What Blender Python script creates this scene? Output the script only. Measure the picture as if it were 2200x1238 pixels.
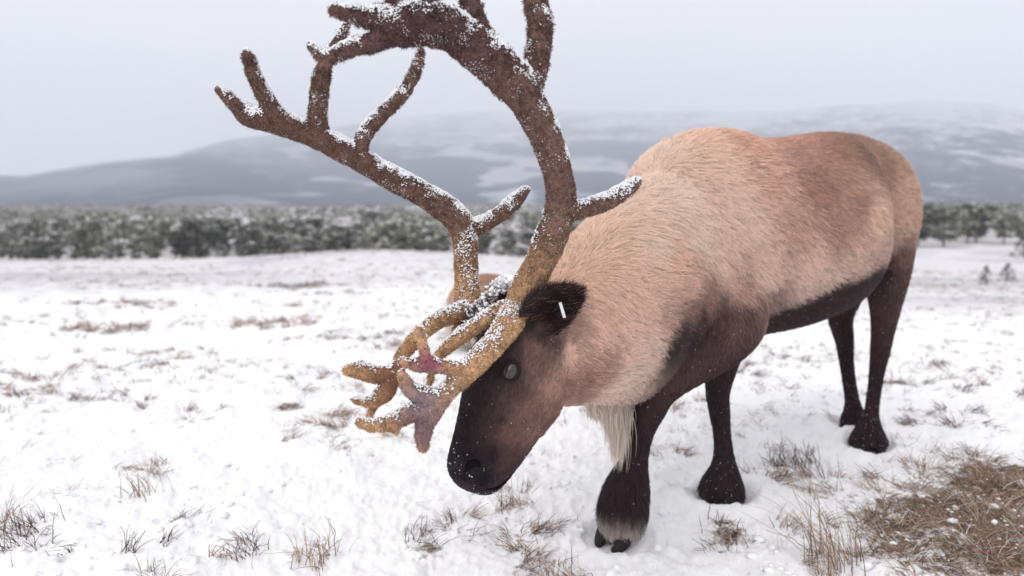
import bpy, math, random
import numpy as np
from mathutils import Vector, Matrix, kdtree
from mathutils.bvhtree import BVHTree

for _o in list(bpy.data.objects):
    bpy.data.objects.remove(_o, do_unlink=True)
SC = bpy.context.scene
COL = SC.collection
R = math.radians

# ------------------------------------------------------------------ camera
W0, H0, FPX, HORIZON, CAMH = 2200.0, 1238.0, 1650.0, 430.0, 0.89
PITCH = math.atan((H0 / 2 - HORIZON) / FPX)
cam_d = bpy.data.cameras.new('camera')
cam = bpy.data.objects.new('camera', cam_d)
COL.objects.link(cam)
cam.location = (0, 0, CAMH)
cam.rotation_euler = (R(90) - PITCH, 0, 0)
cam_d.sensor_width = 36
cam_d.lens = FPX / W0 * 36
cam_d.clip_start = 0.05
cam_d.clip_end = 60000
cam_d.dof.use_dof = True
cam_d.dof.focus_distance = 1.58
cam_d.dof.aperture_fstop = 2.7
SC.camera = cam

# ------------------------------------------------------------------ sky, sun, exposure
SUN_EL, SUN_AZ = 40.0, -148.0          # azimuth from +Y (away from the camera), negative = to the left
world = bpy.data.worlds.new('World')
SC.world = world
world.use_nodes = True
nt = world.node_tree
nt.nodes.clear()
w_out = nt.nodes.new('ShaderNodeOutputWorld')
w_bg = nt.nodes.new('ShaderNodeBackground')
w_sky = nt.nodes.new('ShaderNodeTexSky')
w_sky.sky_type = 'NISHITA'
w_sky.sun_disc = False
w_sky.sun_elevation = R(SUN_EL)
w_sky.sun_rotation = R(SUN_AZ)
w_sky.air_density = 1.0
w_sky.dust_density = 5.0
w_hs = nt.nodes.new('ShaderNodeHueSaturation')
w_hs.inputs['Saturation'].default_value = 0.35
w_co = nt.nodes.new('ShaderNodeTexCoord')
w_mp = nt.nodes.new('ShaderNodeMapping')
w_mp.inputs['Scale'].default_value = (1.3, 1.3, 4.0)
w_ns = nt.nodes.new('ShaderNodeTexNoise')
w_ns.inputs['Scale'].default_value = 1.5
w_ns.inputs['Detail'].default_value = 4
w_ns.inputs['Roughness'].default_value = 0.45
w_rp = nt.nodes.new('ShaderNodeValToRGB')
w_rp.color_ramp.elements[0].position = 0.36
w_rp.color_ramp.elements[0].color = (0.83, 0.81, 0.83, 1)
w_rp.color_ramp.elements[1].position = 0.62
w_rp.color_ramp.elements[1].color = (1.0, 0.945, 0.915, 1)
w_sc = nt.nodes.new('ShaderNodeVectorMath')
w_sc.operation = 'SCALE'
w_sc.inputs['Scale'].default_value = 11.2
w_mx = nt.nodes.new('ShaderNodeMix')
w_mx.data_type = 'RGBA'
w_mx.inputs[0].default_value = 0.86
L = nt.links.new
L(w_sky.outputs[0], w_hs.inputs['Color'])
L(w_co.outputs['Generated'], w_mp.inputs[0])
L(w_mp.outputs[0], w_ns.inputs['Vector'])
L(w_ns.outputs['Fac'], w_rp.inputs[0])
L(w_rp.outputs[0], w_sc.inputs[0])
L(w_hs.outputs[0], w_mx.inputs[6])
L(w_sc.outputs[0], w_mx.inputs[7])
L(w_mx.outputs[2], w_bg.inputs[0])
w_bg.inputs['Strength'].default_value = 0.1
L(w_bg.outputs[0], w_out.inputs[0])

sun_d = bpy.data.lights.new('sun', 'SUN')
sun = bpy.data.objects.new('sun', sun_d)
COL.objects.link(sun)
sun_d.energy = 1.35
sun_d.angle = R(45)
sun_d.color = (1.0, 0.95, 0.89)
_sd = Vector((math.sin(R(SUN_AZ)) * math.cos(R(SUN_EL)), math.cos(R(SUN_AZ)) * math.cos(R(SUN_EL)), math.sin(R(SUN_EL))))
sun.rotation_euler = _sd.to_track_quat('Z', 'Y').to_euler()
sun.location = (-6, -9, 10)

vs = SC.view_settings
vs.view_transform = 'Standard'
vs.look = 'None'
vs.exposure = 0.45
vs.gamma = 1.0
vs.use_curve_mapping = False
SC.render.engine = 'CYCLES'
cy = SC.cycles
cy.use_denoising = True
try:
    cy.denoiser = 'OPENIMAGEDENOISE'
except Exception:
    pass
cy.max_bounces = 6
cy.diffuse_bounces = 3
cy.glossy_bounces = 2
cy.transmission_bounces = 2
cy.transparent_max_bounces = 4
cy.volume_bounces = 2
cy.caustics_reflective = False
cy.caustics_refractive = False

# ------------------------------------------------------------------ helpers
CP, SP = math.cos(PITCH), math.sin(PITCH)
CAM = np.array([0, 0, CAMH])


def ray(px, py):
    a, b = (px - W0 / 2) / FPX, (H0 / 2 - py) / FPX
    return np.array([a, b * SP + CP, b * CP - SP])


def P(px, py, Y):
    d = ray(px, py)
    return CAM + d * (Y / d[1])


def nrm(v):
    v = np.asarray(v, float)
    return v / (np.linalg.norm(v, axis=-1, keepdims=True) + 1e-12)


def hash3(i, j, k, seed):
    n = (i.astype(np.int64) * 374761393 + j.astype(np.int64) * 668265263 + k.astype(np.int64) * 2147483647 + seed * 1274126177) & 0xFFFFFFFF
    n = ((n ^ (n >> 13)) * 1274126177) & 0xFFFFFFFF
    n = ((n ^ (n >> 16)) * 2246822519) & 0xFFFFFFFF
    return ((n ^ (n >> 15)) & 0xFFFFFF) / float(0xFFFFFF)


def vnoise(x, y, z=None, seed=0):
    x = np.asarray(x, float); y = np.asarray(y, float)
    if z is None:
        z = np.zeros_like(x)
    i, j, k = np.floor(x), np.floor(y), np.floor(z)
    u, v, w = x - i, y - j, z - k
    u, v, w = u * u * (3 - 2 * u), v * v * (3 - 2 * v), w * w * (3 - 2 * w)
    r = 0
    flat = not np.any(w)
    for dk in ((0,) if flat else (0, 1)):
        wk = 1 if flat else (w if dk else 1 - w)
        for dj in (0, 1):
            for di in (0, 1):
                r = r + hash3(i + di, j + dj, k + dk, seed) * (u if di else 1 - u) * (v if dj else 1 - v) * wk
    return r


def fbm(x, y, z=None, seed=0, oct=4, gain=0.5):
    s, a, t = 0, 1.0, 0
    for o in range(oct):
        f = 2.03 ** o
        s = s + a * vnoise(x * f + 17.3 * o, y * f - 9.1 * o, None if z is None else z * f, seed + o)
        t += a
        a *= gain
    return s / t


def sstep(a, b, x):
    t = np.clip((x - a) / (b - a), 0, 1)
    return t * t * (3 - 2 * t)


def lin(c):
    c = np.asarray(c, float) / 255.0
    return np.where(c <= 0.04045, c / 12.92, ((c + 0.055) / 1.055) ** 2.4)


def link(o, parent=None):
    COL.objects.link(o)
    if parent is not None:
        o.parent = parent
    return o


def tag(o, label=None, cat=None, group=None, kind=None):
    if label: o['label'] = label
    if cat: o['category'] = cat
    if group: o['group'] = group
    if kind: o['kind'] = kind
    return o


def empty(name, loc=(0, 0, 0)):
    o = bpy.data.objects.new(name, None)
    o.location = loc
    o.empty_display_size = 0.1
    COL.objects.link(o)
    return o


def mesh_np(name, v, quads=None, tris=None, mat=None, smooth=True, col=None):
    me = bpy.data.meshes.new(name)
    v = np.asarray(v, np.float32)
    nq = 0 if quads is None else len(quads)
    ntri = 0 if tris is None else len(tris)
    idx, start = [], []
    if nq:
        idx.append(np.asarray(quads, np.int32).ravel())
    if ntri:
        idx.append(np.asarray(tris, np.int32).ravel())
    idx = np.concatenate(idx)
    start = np.concatenate([np.arange(nq) * 4, nq * 4 + np.arange(ntri) * 3]).astype(np.int32)
    me.vertices.add(len(v))
    me.vertices.foreach_set('co', v.ravel())
    me.loops.add(len(idx))
    me.loops.foreach_set('vertex_index', idx)
    me.polygons.add(nq + ntri)
    me.polygons.foreach_set('loop_start', start)
    me.update(calc_edges=True)
    me.validate()
    if smooth:
        me.polygons.foreach_set('use_smooth', np.ones(nq + ntri, bool))
    if col is not None:
        at = me.attributes.new('tint', 'FLOAT_COLOR', 'POINT')
        c4 = np.ones((len(v), 4), np.float32)
        c4[:, :3] = col
        at.data.foreach_set('color', c4.ravel())
    if mat:
        me.materials.append(mat)
    return me


def mobj(name, me, parent=None):
    return link(bpy.data.objects.new(name, me), parent)


def strands(name, pts, rad, col, mat, parent=None):
    """pts (n,k,3), rad (n,k), col (n,k,3) -> one hair Curves object"""
    n, k = pts.shape[:2]
    cu = bpy.data.hair_curves.new(name)
    cu.add_curves([k] * n)
    cu.position_data.foreach_set('vector', np.ascontiguousarray(pts, np.float32).ravel())
    ra = cu.attributes.get('radius') or cu.attributes.new('radius', 'FLOAT', 'POINT')
    ra.data.foreach_set('value', np.ascontiguousarray(rad, np.float32).ravel())
    at = cu.attributes.new('tint', 'FLOAT_COLOR', 'POINT')
    c4 = np.ones((n, k, 4), np.float32)
    c4[..., :3] = col
    at.data.foreach_set('color', c4.ravel())
    cu.materials.append(mat)
    return link(bpy.data.objects.new(name, cu), parent)


def new_mat(name):
    m = bpy.data.materials.new(name)
    m.use_nodes = True
    b = m.node_tree.nodes['Principled BSDF']
    return m, m.node_tree, b


def attr_mat(name, rough=0.8, spec=0.2, sheen=0.0, attr='tint', bump=None):
    m, t, b = new_mat(name)
    a = t.nodes.new('ShaderNodeAttribute')
    a.attribute_name = attr
    t.links.new(a.outputs['Color'], b.inputs['Base Color'])
    b.inputs['Roughness'].default_value = rough
    b.inputs['Specular IOR Level'].default_value = spec
    if sheen:
        b.inputs['Sheen Weight'].default_value = sheen
    if bump:
        n = t.nodes.new('ShaderNodeTexNoise')
        n.inputs['Scale'].default_value = bump[0]
        n.inputs['Detail'].default_value = 6
        bp = t.nodes.new('ShaderNodeBump')
        bp.inputs['Strength'].default_value = bump[1]
        bp.inputs['Distance'].default_value = bump[2]
        t.links.new(n.outputs['Fac'], bp.inputs['Height'])
        t.links.new(bp.outputs[0], b.inputs['Normal'])
    return m


def plain_mat(name, col, rough=0.6, spec=0.3, var=0.0, scale=20.0):
    m, t, b = new_mat(name)
    b.inputs['Roughness'].default_value = rough
    b.inputs['Specular IOR Level'].default_value = spec
    n = t.nodes.new('ShaderNodeTexNoise')
    n.inputs['Scale'].default_value = scale
    n.inputs['Detail'].default_value = 5
    r = t.nodes.new('ShaderNodeValToRGB')
    c = np.asarray(col, float)
    r.color_ramp.elements[0].position = 0.3
    r.color_ramp.elements[1].position = 0.7
    r.color_ramp.elements[0].color = (*np.clip(c * (1 - var), 0, 1), 1)
    r.color_ramp.elements[1].color = (*np.clip(c * (1 + var), 0, 1), 1)
    t.links.new(n.outputs['Fac'], r.inputs[0])
    t.links.new(r.outputs[0], b.inputs['Base Color'])
    return m


rng = np.random.default_rng(7)

M_FUR = attr_mat('fur_strands', 0.55, 0.25)
M_SKIN = attr_mat('hide', 0.9, 0.05)
M_VELVET = attr_mat('antler_velvet', 0.85, 0.1, bump=(260, 0.6, 0.002))
M_GRASS = attr_mat('dry_grass', 0.7, 0.15)
M_NEEDLE = attr_mat('needles', 0.8, 0.1)
M_SNOWGRAIN = plain_mat('snow_grains', (0.88, 0.89, 0.91), 0.6, 0.3, 0.02, 60)
M_HOOF = plain_mat('hoof_horn', (0.018, 0.015, 0.016), 0.6, 0.2, 0.3, 40)
M_TRUNK = plain_mat('pine_bark', (0.075, 0.045, 0.035), 0.9, 0.1, 0.35, 6)

# ------------------------------------------------------------------ ground
def ground_base(x, y):
    x = np.asarray(x, float); y = np.asarray(y, float)
    r = np.maximum(y, 0.01)
    rt = sstep(0.2, 0.5, x / np.maximum(r, 0.5)) * sstep(2, 6, y)
    kl = 0.0565 * np.clip(y - 3, 0, 32) + 0.085 * np.clip(y - 35, 0, 108)
    kr = 0.088 * np.clip(y - 3, 0, 42) + 0.045 * np.clip(y - 45, 0, 100)
    z = -(kl * (1 - rt) + kr * rt)
    hump = 0.42 * np.exp(-((x / r + 0.17) / 0.16) ** 2) * sstep(12, 26, y) * (1 - sstep(40, 60, y))
    return z + hump


HOOVES = {}


def ground_z(x, y):
    x = np.asarray(x, float); y = np.asarray(y, float)
    d = np.hypot(x, y)
    z = ground_base(x, y)
    fade = 1 - sstep(60, 160, d)
    tus = fbm(x * 2.6, y * 2.6, seed=3, oct=3)
    z = z + (0.085 * (tus - 0.5) + 0.05 * (fbm(x * 0.5, y * 0.5, seed=11, oct=2) - 0.5)) * (0.55 + 0.45 * sstep(2.0, 5.0, d)) * fade
    lump = fbm(x * 9.0, y * 9.0, seed=5, oct=4, gain=0.6)
    z = z + 0.056 * (lump - 0.5) * fade * (1 - sstep(8, 25, d))
    fine = np.abs(fbm(x * 30.0, y * 30.0, seed=8, oct=2) - 0.5)
    z = z + 0.03 * (0.25 - fine) * (1 - sstep(4, 9, d))
    z = z + 1.1 * (fbm(x * 0.035, y * 0.035, seed=21, oct=3) - 0.5) * sstep(30, 120, d)
    for hx, hy, hr, hz in HOOVES.values():
        dd = np.hypot(x - hx, y - hy)
        w = np.exp(-(dd / (hr * 1.25)) ** 4)
        z = z * (1 - w) + hz * w
        z = z + 0.018 * np.exp(-((dd - hr * 1.75) / (hr * 0.5)) ** 2)
    return z


def G(px, py, zfun=None):
    d = ray(px, py)
    t = np.geomspace(0.5, 3000, 900)
    q = CAM + d[None] * t[:, None]
    h = q[:, 2] - ground_base(q[:, 0], q[:, 1])
    k = int(np.argmax(h < 0)) if np.any(h < 0) else len(t) - 1
    return q[k]


# hoof spots first, so that the snow is pressed in under them
def spot(px, py, r, dz=-0.012):
    p = G(px, py)
    return (float(p[0]), float(p[1]), r, dz)


HOOVES['fl'] = spot(1330, 1160, 0.065)
HOOVES['fr'] = spot(1550, 1072, 0.065)
HOOVES['rl'] = spot(1868, 968, 0.06)
HOOVES['rr'] = spot(1838, 932, 0.06)

# patches where dry grass or heather stands out of the snow: px, py, radius in metres, strength, kind
PATCH = [
    (2120, 1150, 0.30, 1.0, 0), (1990, 1190, 0.22, 0.7, 0), (2190, 1060, 0.30, 0.7, 0), (1830, 1050, 0.22, 0.40, 0),
    (1760, 1170, 0.16, 0.5, 0), (1930, 1090, 0.2, 0.35, 0), (1680, 1010, 0.2, 0.25, 1), (2060, 840, 0.20, 0.55, 1), (2160, 850, 0.2, 0.5, 1),
    (1610, 800, 0.22, 0.65, 1), (1985, 905, 0.15, 0.6, 1), (2070, 920, 0.13, 0.6, 1), (1930, 828, 0.10, 0.9, 1), (1640, 760, 0.15, 0.5, 0),
    (1460, 880, 0.2, 0.5, 0), (1420, 960, 0.15, 0.4, 0), (740, 930, 0.25, 0.45, 0), (700, 905, 0.13, 0.8, 0),
    (625, 878, 0.07, 1.0, 1), (640, 815, 0.2, 0.3, 0), (715, 830, 0.2, 0.4, 0), (315, 1010, 0.10, 0.6, 0),
    (300, 655, 0.7, 0.7, 0), (560, 655, 0.5, 0.5, 0), (640, 615, 0.8, 1.0, 1), (720, 632, 0.5, 0.8, 1), (230, 705, 0.4, 0.5, 0), (580, 695, 0.4, 0.5, 0),
    (300, 770, 0.5, 0.35, 0), (760, 720, 0.4, 0.35, 1), (870, 740, 0.4, 0.35, 0), (540, 1185, 0.05, 0.4, 1), (690, 1180, 0.07, 0.35, 0), (30, 1150, 0.13, 0.5, 1),
    (110, 1190, 0.08, 0.35, 1), (415, 1210, 0.12, 0.3, 0), (380, 1132, 0.04, 0.6, 1),
    (940, 1140, 0.10, 0.45, 1), (1075, 1150, 0.10, 0.45, 0), (1120, 1110, 0.14, 0.4, 1), (1060, 1080, 0.15, 0.35, 0), (920, 1190, 0.05, 0.8, 1),
    (1570, 1140, 0.08, 0.8, 0), (1180, 1225, 0.1, 0.6, 0), (1530, 1155, 0.07, 0.6, 1), (1300, 860, 0.2, 0.4, 1), (160, 870, 0.12, 0.6, 1), (290, 875, 0.1, 0.5, 1),
    (430, 890, 0.12, 0.5, 0), (120, 820, 0.3, 0.3, 0), (20, 860, 0.2, 0.5, 0), (1720, 770, 0.12, 0.6, 1), (1500, 780, 0.3, 0.3, 0), (2010, 780, 0.2, 0.4, 1)]
PXY = np.array([[*G(a, b)[:2], c, s * (1.0 if b > 1000 else 0.72), k] for a, b, c, s, k in PATCH])


def bare(x, y):
    """how much the snow gives way to dead grass at a place (0..1)"""
    m = np.zeros_like(np.asarray(x, float))
    wob = fbm(x * 5, y * 5, seed=40, oct=4) - 0.5
    for a, b, c, s, k in PXY:
        m = np.maximum(m, s * np.exp(-((np.hypot(x - a, (y - b) * 0.8) / c) ** 2)) * (0.75 + 1.6 * wob))
    big = sstep(0.57, 0.78, fbm(x * 0.9 + 4, y * 0.9, seed=31, oct=5, gain=0.6)) * 0.38
    return np.clip(np.maximum(m, big * sstep(2.2, 6, np.hypot(x, y))), 0, 1)


def build_ground():
    rr = np.concatenate([[0.02, 0.2, 0.4], np.geomspace(0.6, 45, 620), np.geomspace(46.5, 16000, 120)])
    fine = np.linspace(-46, 46, 820)
    coarse = np.concatenate([np.linspace(48, 180, 45), np.linspace(-178, -48, 45)])
    az = R(1) * np.concatenate([fine, coarse])
    na, nr = len(az), len(rr)
    A, RR = np.meshgrid(az, rr)
    x, y = np.sin(A) * RR, np.cos(A) * RR
    z = ground_z(x.ravel(), y.ravel()).reshape(x.shape)
    v = np.stack([x, y, z], -1).reshape(-1, 3)
    i = np.arange(nr - 1)[:, None] * na
    j = np.arange(na)[None]
    j2 = (j + 1) % na
    q = np.stack([i + j, i + j2, i + na + j2, i + na + j], -1).reshape(-1, 4)
    b = bare(v[:, 0], v[:, 1])
    m, t, bs = new_mat('snow_moor')
    N = t.nodes.new
    at = N('ShaderNodeAttribute'); at.attribute_name = 'tint'
    sep = N('ShaderNodeSeparateColor')
    t.links.new(at.outputs['Color'], sep.inputs[0])
    geo = N('ShaderNodeNewGeometry')
    n1 = N('ShaderNodeTexNoise'); n1.inputs['Scale'].default_value = 38; n1.inputs['Detail'].default_value = 8; n1.inputs['Roughness'].default_value = 0.7
    n2 = N('ShaderNodeTexNoise'); n2.inputs['Scale'].default_value = 160; n2.inputs['Detail'].default_value = 5
    n3 = N('ShaderNodeTexNoise'); n3.inputs['Scale'].default_value = 3.2; n3.inputs['Detail'].default_value = 9; n3.inputs['Roughness'].default_value = 0.72
    for n in (n1, n2, n3):
        t.links.new(geo.outputs['Position'], n.inputs['Vector'])
    def math_(op, a, b=None, clamp=False):
        k = N('ShaderNodeMath'); k.operation = op; k.use_clamp = clamp
        for s, q_ in ((0, a), (1, b)):
            if q_ is None: continue
            if isinstance(q_, (int, float)): k.inputs[s].default_value = q_
            else: t.links.new(q_, k.inputs[s])
        return k.outputs[0]
    # bare mask broken up by noise
    k = math_('ADD', sep.outputs[0], math_('MULTIPLY', math_('SUBTRACT', n1.outputs['Fac'], 0.5), 1.7))
    mask = N('ShaderNodeMapRange'); mask.inputs['From Min'].default_value = 0.32; mask.inputs['From Max'].default_value = 0.62
    t.links.new(k, mask.inputs['Value'])
    # thin grey heather showing through, mostly farther out
    k2 = math_('ADD', math_('MULTIPLY', sep.outputs[1], 0.5), math_('SUBTRACT', n3.outputs['Fac'], 0.36))
    mask2 = N('ShaderNodeMapRange'); mask2.inputs['From Min'].default_value = 0.21; mask2.inputs['From Max'].default_value = 0.62; mask2.inputs['To Max'].default_value = 0.72
    t.links.new(k2, mask2.inputs['Value'])
    gr = N('ShaderNodeValToRGB')
    gr.color_ramp.elements[0].position = 0.35; gr.color_ramp.elements[0].color = (0.05, 0.034, 0.026, 1)
    gr.color_ramp.elements[1].position = 0.68; gr.color_ramp.elements[1].color = (0.34, 0.24, 0.17, 1)
    t.links.new(n2.outputs['Fac'], gr.inputs[0])
    mixa = N('ShaderNodeMix'); mixa.data_type = 'RGBA'
    mixa.inputs[6].default_value = (0.90, 0.905, 0.925, 1)
    mixa.inputs[7].default_value = (0.36, 0.32, 0.36, 1)
    t.links.new(mask2.outputs[0], mixa.inputs[0])
    mixb = N('ShaderNodeMix'); mixb.data_type = 'RGBA'
    t.links.new(mask.outputs[0], mixb.inputs[0])
    t.links.new(mixa.outputs[2], mixb.inputs[6])
    t.links.new(gr.outputs[0], mixb.inputs[7])
    t.links.new(mixb.outputs[2], bs.inputs['Base Color'])
    bs.inputs['Roughness'].default_value = 0.65
    bs.inputs['Specular IOR Level'].default_value = 0.2
    bp = N('ShaderNodeBump'); bp.inputs['Strength'].default_value = 0.5; bp.inputs['Distance'].default_value = 0.012
    hs = math_('ADD', n1.outputs['Fac'], math_('MULTIPLY', n2.outputs['Fac'], 0.4))
    t.links.new(hs, bp.inputs['Height'])
    t.links.new(bp.outputs[0], bs.inputs['Normal'])
    d = np.hypot(v[:, 0], v[:, 1])
    far = sstep(6, 22, d) * (0.6 + 0.4 * sstep(0.42, 0.62, fbm(v[:, 0] * 0.14, v[:, 1] * 0.14, seed=51, oct=3)))
    b = np.maximum(b, 0.34 * sstep(138, 160, v[:, 1]))
    col = np.stack([b, far, np.zeros_like(b)], -1)
    o = mobj('ground', mesh_np('ground', v, quads=q, mat=m, col=col))
    tag(o, 'snow covered moorland with dead grass showing through', kind='structure')
    return o


GROUND = build_ground()

def snow_clods():
    rg = np.random.default_rng(77)
    n = 5200
    y = 1.15 + 4.2 * rg.uniform(0, 1, n) ** 1.4
    x = rg.uniform(-0.75, 0.8, n) * y
    k = rg.uniform(0, 1, n) < sstep(0.46, 0.62, fbm(x * 3.2, y * 3.2, seed=44, oct=3))
    x, y = x[k], y[k]
    n = len(x)
    r = 0.0035 + 0.013 * rg.uniform(0, 1, n) ** 3
    ico = ICO_V[None] * rg.uniform(0.55, 1.35, (n, 12, 1)) * r[:, None, None] * np.array([1.15, 1.0, 0.7])
    v = ico + np.stack([x, y, ground_z(x, y) + r * 0.15], -1)[:, None]
    f = (ICO_F[None] + np.arange(n)[:, None, None] * 12).reshape(-1, 3)
    o = mobj('snow_clods', mesh_np('snow_clods', v.reshape(-1, 3), tris=f, mat=M_SNOWGRAIN), GROUND)
    o['kind'] = 'stuff'


# ------------------------------------------------------------------ hills
def build_hills():
    # skyline: pixel column, pixel row of the crest, distance of the crest, distance of the foot
    sk = np.array([(-1600, 350, 4000, 1250), (-700, 362, 3200, 1250), (-200, 374, 2600, 1250), (0, 375, 2500, 1220), (60, 379, 2400, 1220), (130, 366, 2300, 1200), (250, 346, 2300, 1200),
                   (380, 335, 2500, 1200), (430, 318, 3000, 1200), (500, 303, 3900, 1200), (580, 294, 5000, 1250), (700, 280, 7000, 1350), (850, 262, 8600, 1450),
                   (1000, 250, 9300, 1500), (1150, 245, 9300, 1500), (1300, 246, 9000, 1450), (1450, 248, 8200, 1400), (1640, 250, 7000, 1300), (1800, 232, 6200, 1250),
                   (1950, 226, 5500, 1220), (2100, 230, 5000, 1200), (2200, 250, 4600, 1200), (2500, 290, 4400, 1200), (3200, 260, 5500, 1250), (4000, 300, 6000, 1300)], float)
    cols = np.linspace(-1500, 3900, 1100)
    ns = 220
    cy_ = np.interp(cols, sk[:, 0], sk[:, 1])
    k = np.ones(9) / 9
    cy_ = np.convolve(np.pad(cy_, 4, mode='edge'), k, 'valid')
    rc = np.interp(cols, sk[:, 0], sk[:, 2]); rf = np.interp(cols, sk[:, 0], sk[:, 3])
    az = np.arctan((cols - 1100) / FPX)
    s = np.linspace(0, 1.35, ns)
    S, AZ = np.meshgrid(s, az)
    RC, RF = rc[:, None], rf[:, None]
    rad = RF + (RC - RF) * S
    top = ((HORIZON - cy_) / FPX * rc * 1.0)[:, None] + CAMH
    prof = np.where(S < 1, 0.45 * S + 0.55 * sstep(0, 1.05, S) / sstep(0, 1.05, 1.0), 1 - 0.8 * (S - 1))
    x, y = np.tan(AZ) * rad, rad
    n = fbm(x / 900, y / 900, seed=61, oct=5) - 0.5
    rdg = np.abs(fbm(x / 500 + 3, y / 700, seed=66, oct=4) - 0.5)
    z = -10 + (top + 10) * prof + (n * 90 - rdg * 60 + 10) * np.clip(RC / 6000, 0.3, 1.2) * np.sin(np.clip(S, 0, 1) * math.pi) ** 0.8
    v = np.stack([x, y, z], -1).reshape(-1, 3)
    i = np.arange(len(cols) - 1)[:, None] * ns
    j = np.arange(ns - 1)[None]
    q = np.stack([i + j, i + ns + j, i + ns + j + 1, i + j + 1], -1).reshape(-1, 4)
    # land cover: plantations below, burnt heather strips, snow higher up
    h = np.clip(prof, 0, 1)
    f1 = fbm(x / 420, y / 700, seed=71, oct=6, gain=0.62)
    f2 = fbm(x / 45, y / 90, seed=75, oct=4, gain=0.65)
    right = sstep(0.1, 0.45, x / y)
    snow = 0.85 * sstep(0.44, 0.70, (0.62 - 0.3 * right) * f1 + (0.28 + 0.42 * right) * f2 + 0.42 * (h - 0.30) - 0.02 * right)
    left = 1 - sstep(-0.42, -0.2, x / y)
    snow = snow * (1 - 0.75 * left * (1 - sstep(0.75, 0.98, h)))
    fields = 0.6 * (1 - 0.7 * left) * sstep(0.64, 0.70, fbm(x / 230 + 9, y / 420, seed=81, oct=3)) * (1 - sstep(.4, .75, h)) * (0.5 + 0.6 * f2)
    snow = np.clip(np.maximum(snow * (0.55 + 0.45 * f2), fields * 0.9), 0, 1)
    dark = np.array([0.012, 0.030, 0.070]); mid = np.array([0.05, 0.065, 0.105]); wh = np.array([0.72, 0.73, 0.76])  # dark and mid carry the blue of distant haze in their colour
    base = dark + (mid - dark) * sstep(0.15, 0.6, h)[..., None]
    c = base + (wh - base) * snow[..., None]
    m = attr_mat('hill_cover', 0.95, 0.05)
    o = mobj('hills', mesh_np('hills', v, quads=q, mat=m, col=c.reshape(-1, 3)))
    tag(o, 'misty snow streaked hills with dark plantations behind the forest', kind='structure')


build_hills()

# ------------------------------------------------------------------ trees
def cards(center, size, n, rg, tilt=0.6):
    """n small crossed leaf cards round a centre -> verts, tris"""
    c = center + rg.normal(0, 1, (n, 3)) * size * np.array([0.55, 0.55, 0.32])
    a = rg.uniform(0, 2 * math.pi, n)
    u = np.stack([np.cos(a), np.sin(a), rg.normal(0, 0.35, n)], -1)
    w = nrm(np.cross(u, nrm(rg.normal(0, 1, (n, 3)) * [tilt, tilt, 1.0])))
    s = size * rg.uniform(0.35, 0.75, n)[:, None]
    v = np.stack([c - u * s, c + w * s * 0.45, c + u * s, c - w * s * 0.45], 1).reshape(-1, 3)
    q = np.arange(n * 4).reshape(-1, 4)
    return v, q


def tube(path, rad, seg=8, cap=True):
    path = np.asarray(path, float); rad = np.asarray(rad, float)
    n = len(path)
    tg = nrm(np.gradient(path, axis=0))
    up = np.array([0.31, 0.17, 0.93])
    rings = []
    u = nrm(np.cross(tg[0], up))
    for i in range(n):
        u = nrm(u - tg[i] * np.dot(u, tg[i]))
        w = np.cross(tg[i], u)
        a = np.linspace(0, 2 * math.pi, seg, endpoint=False)
        rr = rad[i]
        ra, rb = (rr, rr) if np.isscalar(rr) or np.ndim(rr) == 0 else rr
        rings.append(path[i] + np.cos(a)[:, None] * u * ra + np.sin(a)[:, None] * w * rb)
    v = np.concatenate(rings + [path[:1], path[-1:]])
    i = np.arange(n - 1)[:, None] * seg
    j = np.arange(seg)[None]
    q = np.stack([i + j, i + (j + 1) % seg, i + seg + (j + 1) % seg, i + seg + j], -1).reshape(-1, 4)
    j = np.arange(seg)
    t = np.concatenate([np.stack([np.full(seg, n * seg), (j + 1) % seg, j], -1),
                        np.stack([np.full(seg, n * seg + 1), (n - 1) * seg + j, (n - 1) * seg + (j + 1) % seg], -1)])
    return v, q, t


def merge(parts):
    V, Q, T, o = [], [], [], 0
    for p in parts:
        V.append(p[0]); Q.append(p[1] + o)
        if len(p) > 2 and p[2] is not None: T.append(p[2] + o)
        o += len(p[0])
    return np.concatenate(V), np.concatenate(Q), (np.concatenate(T) if T else None)


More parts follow.
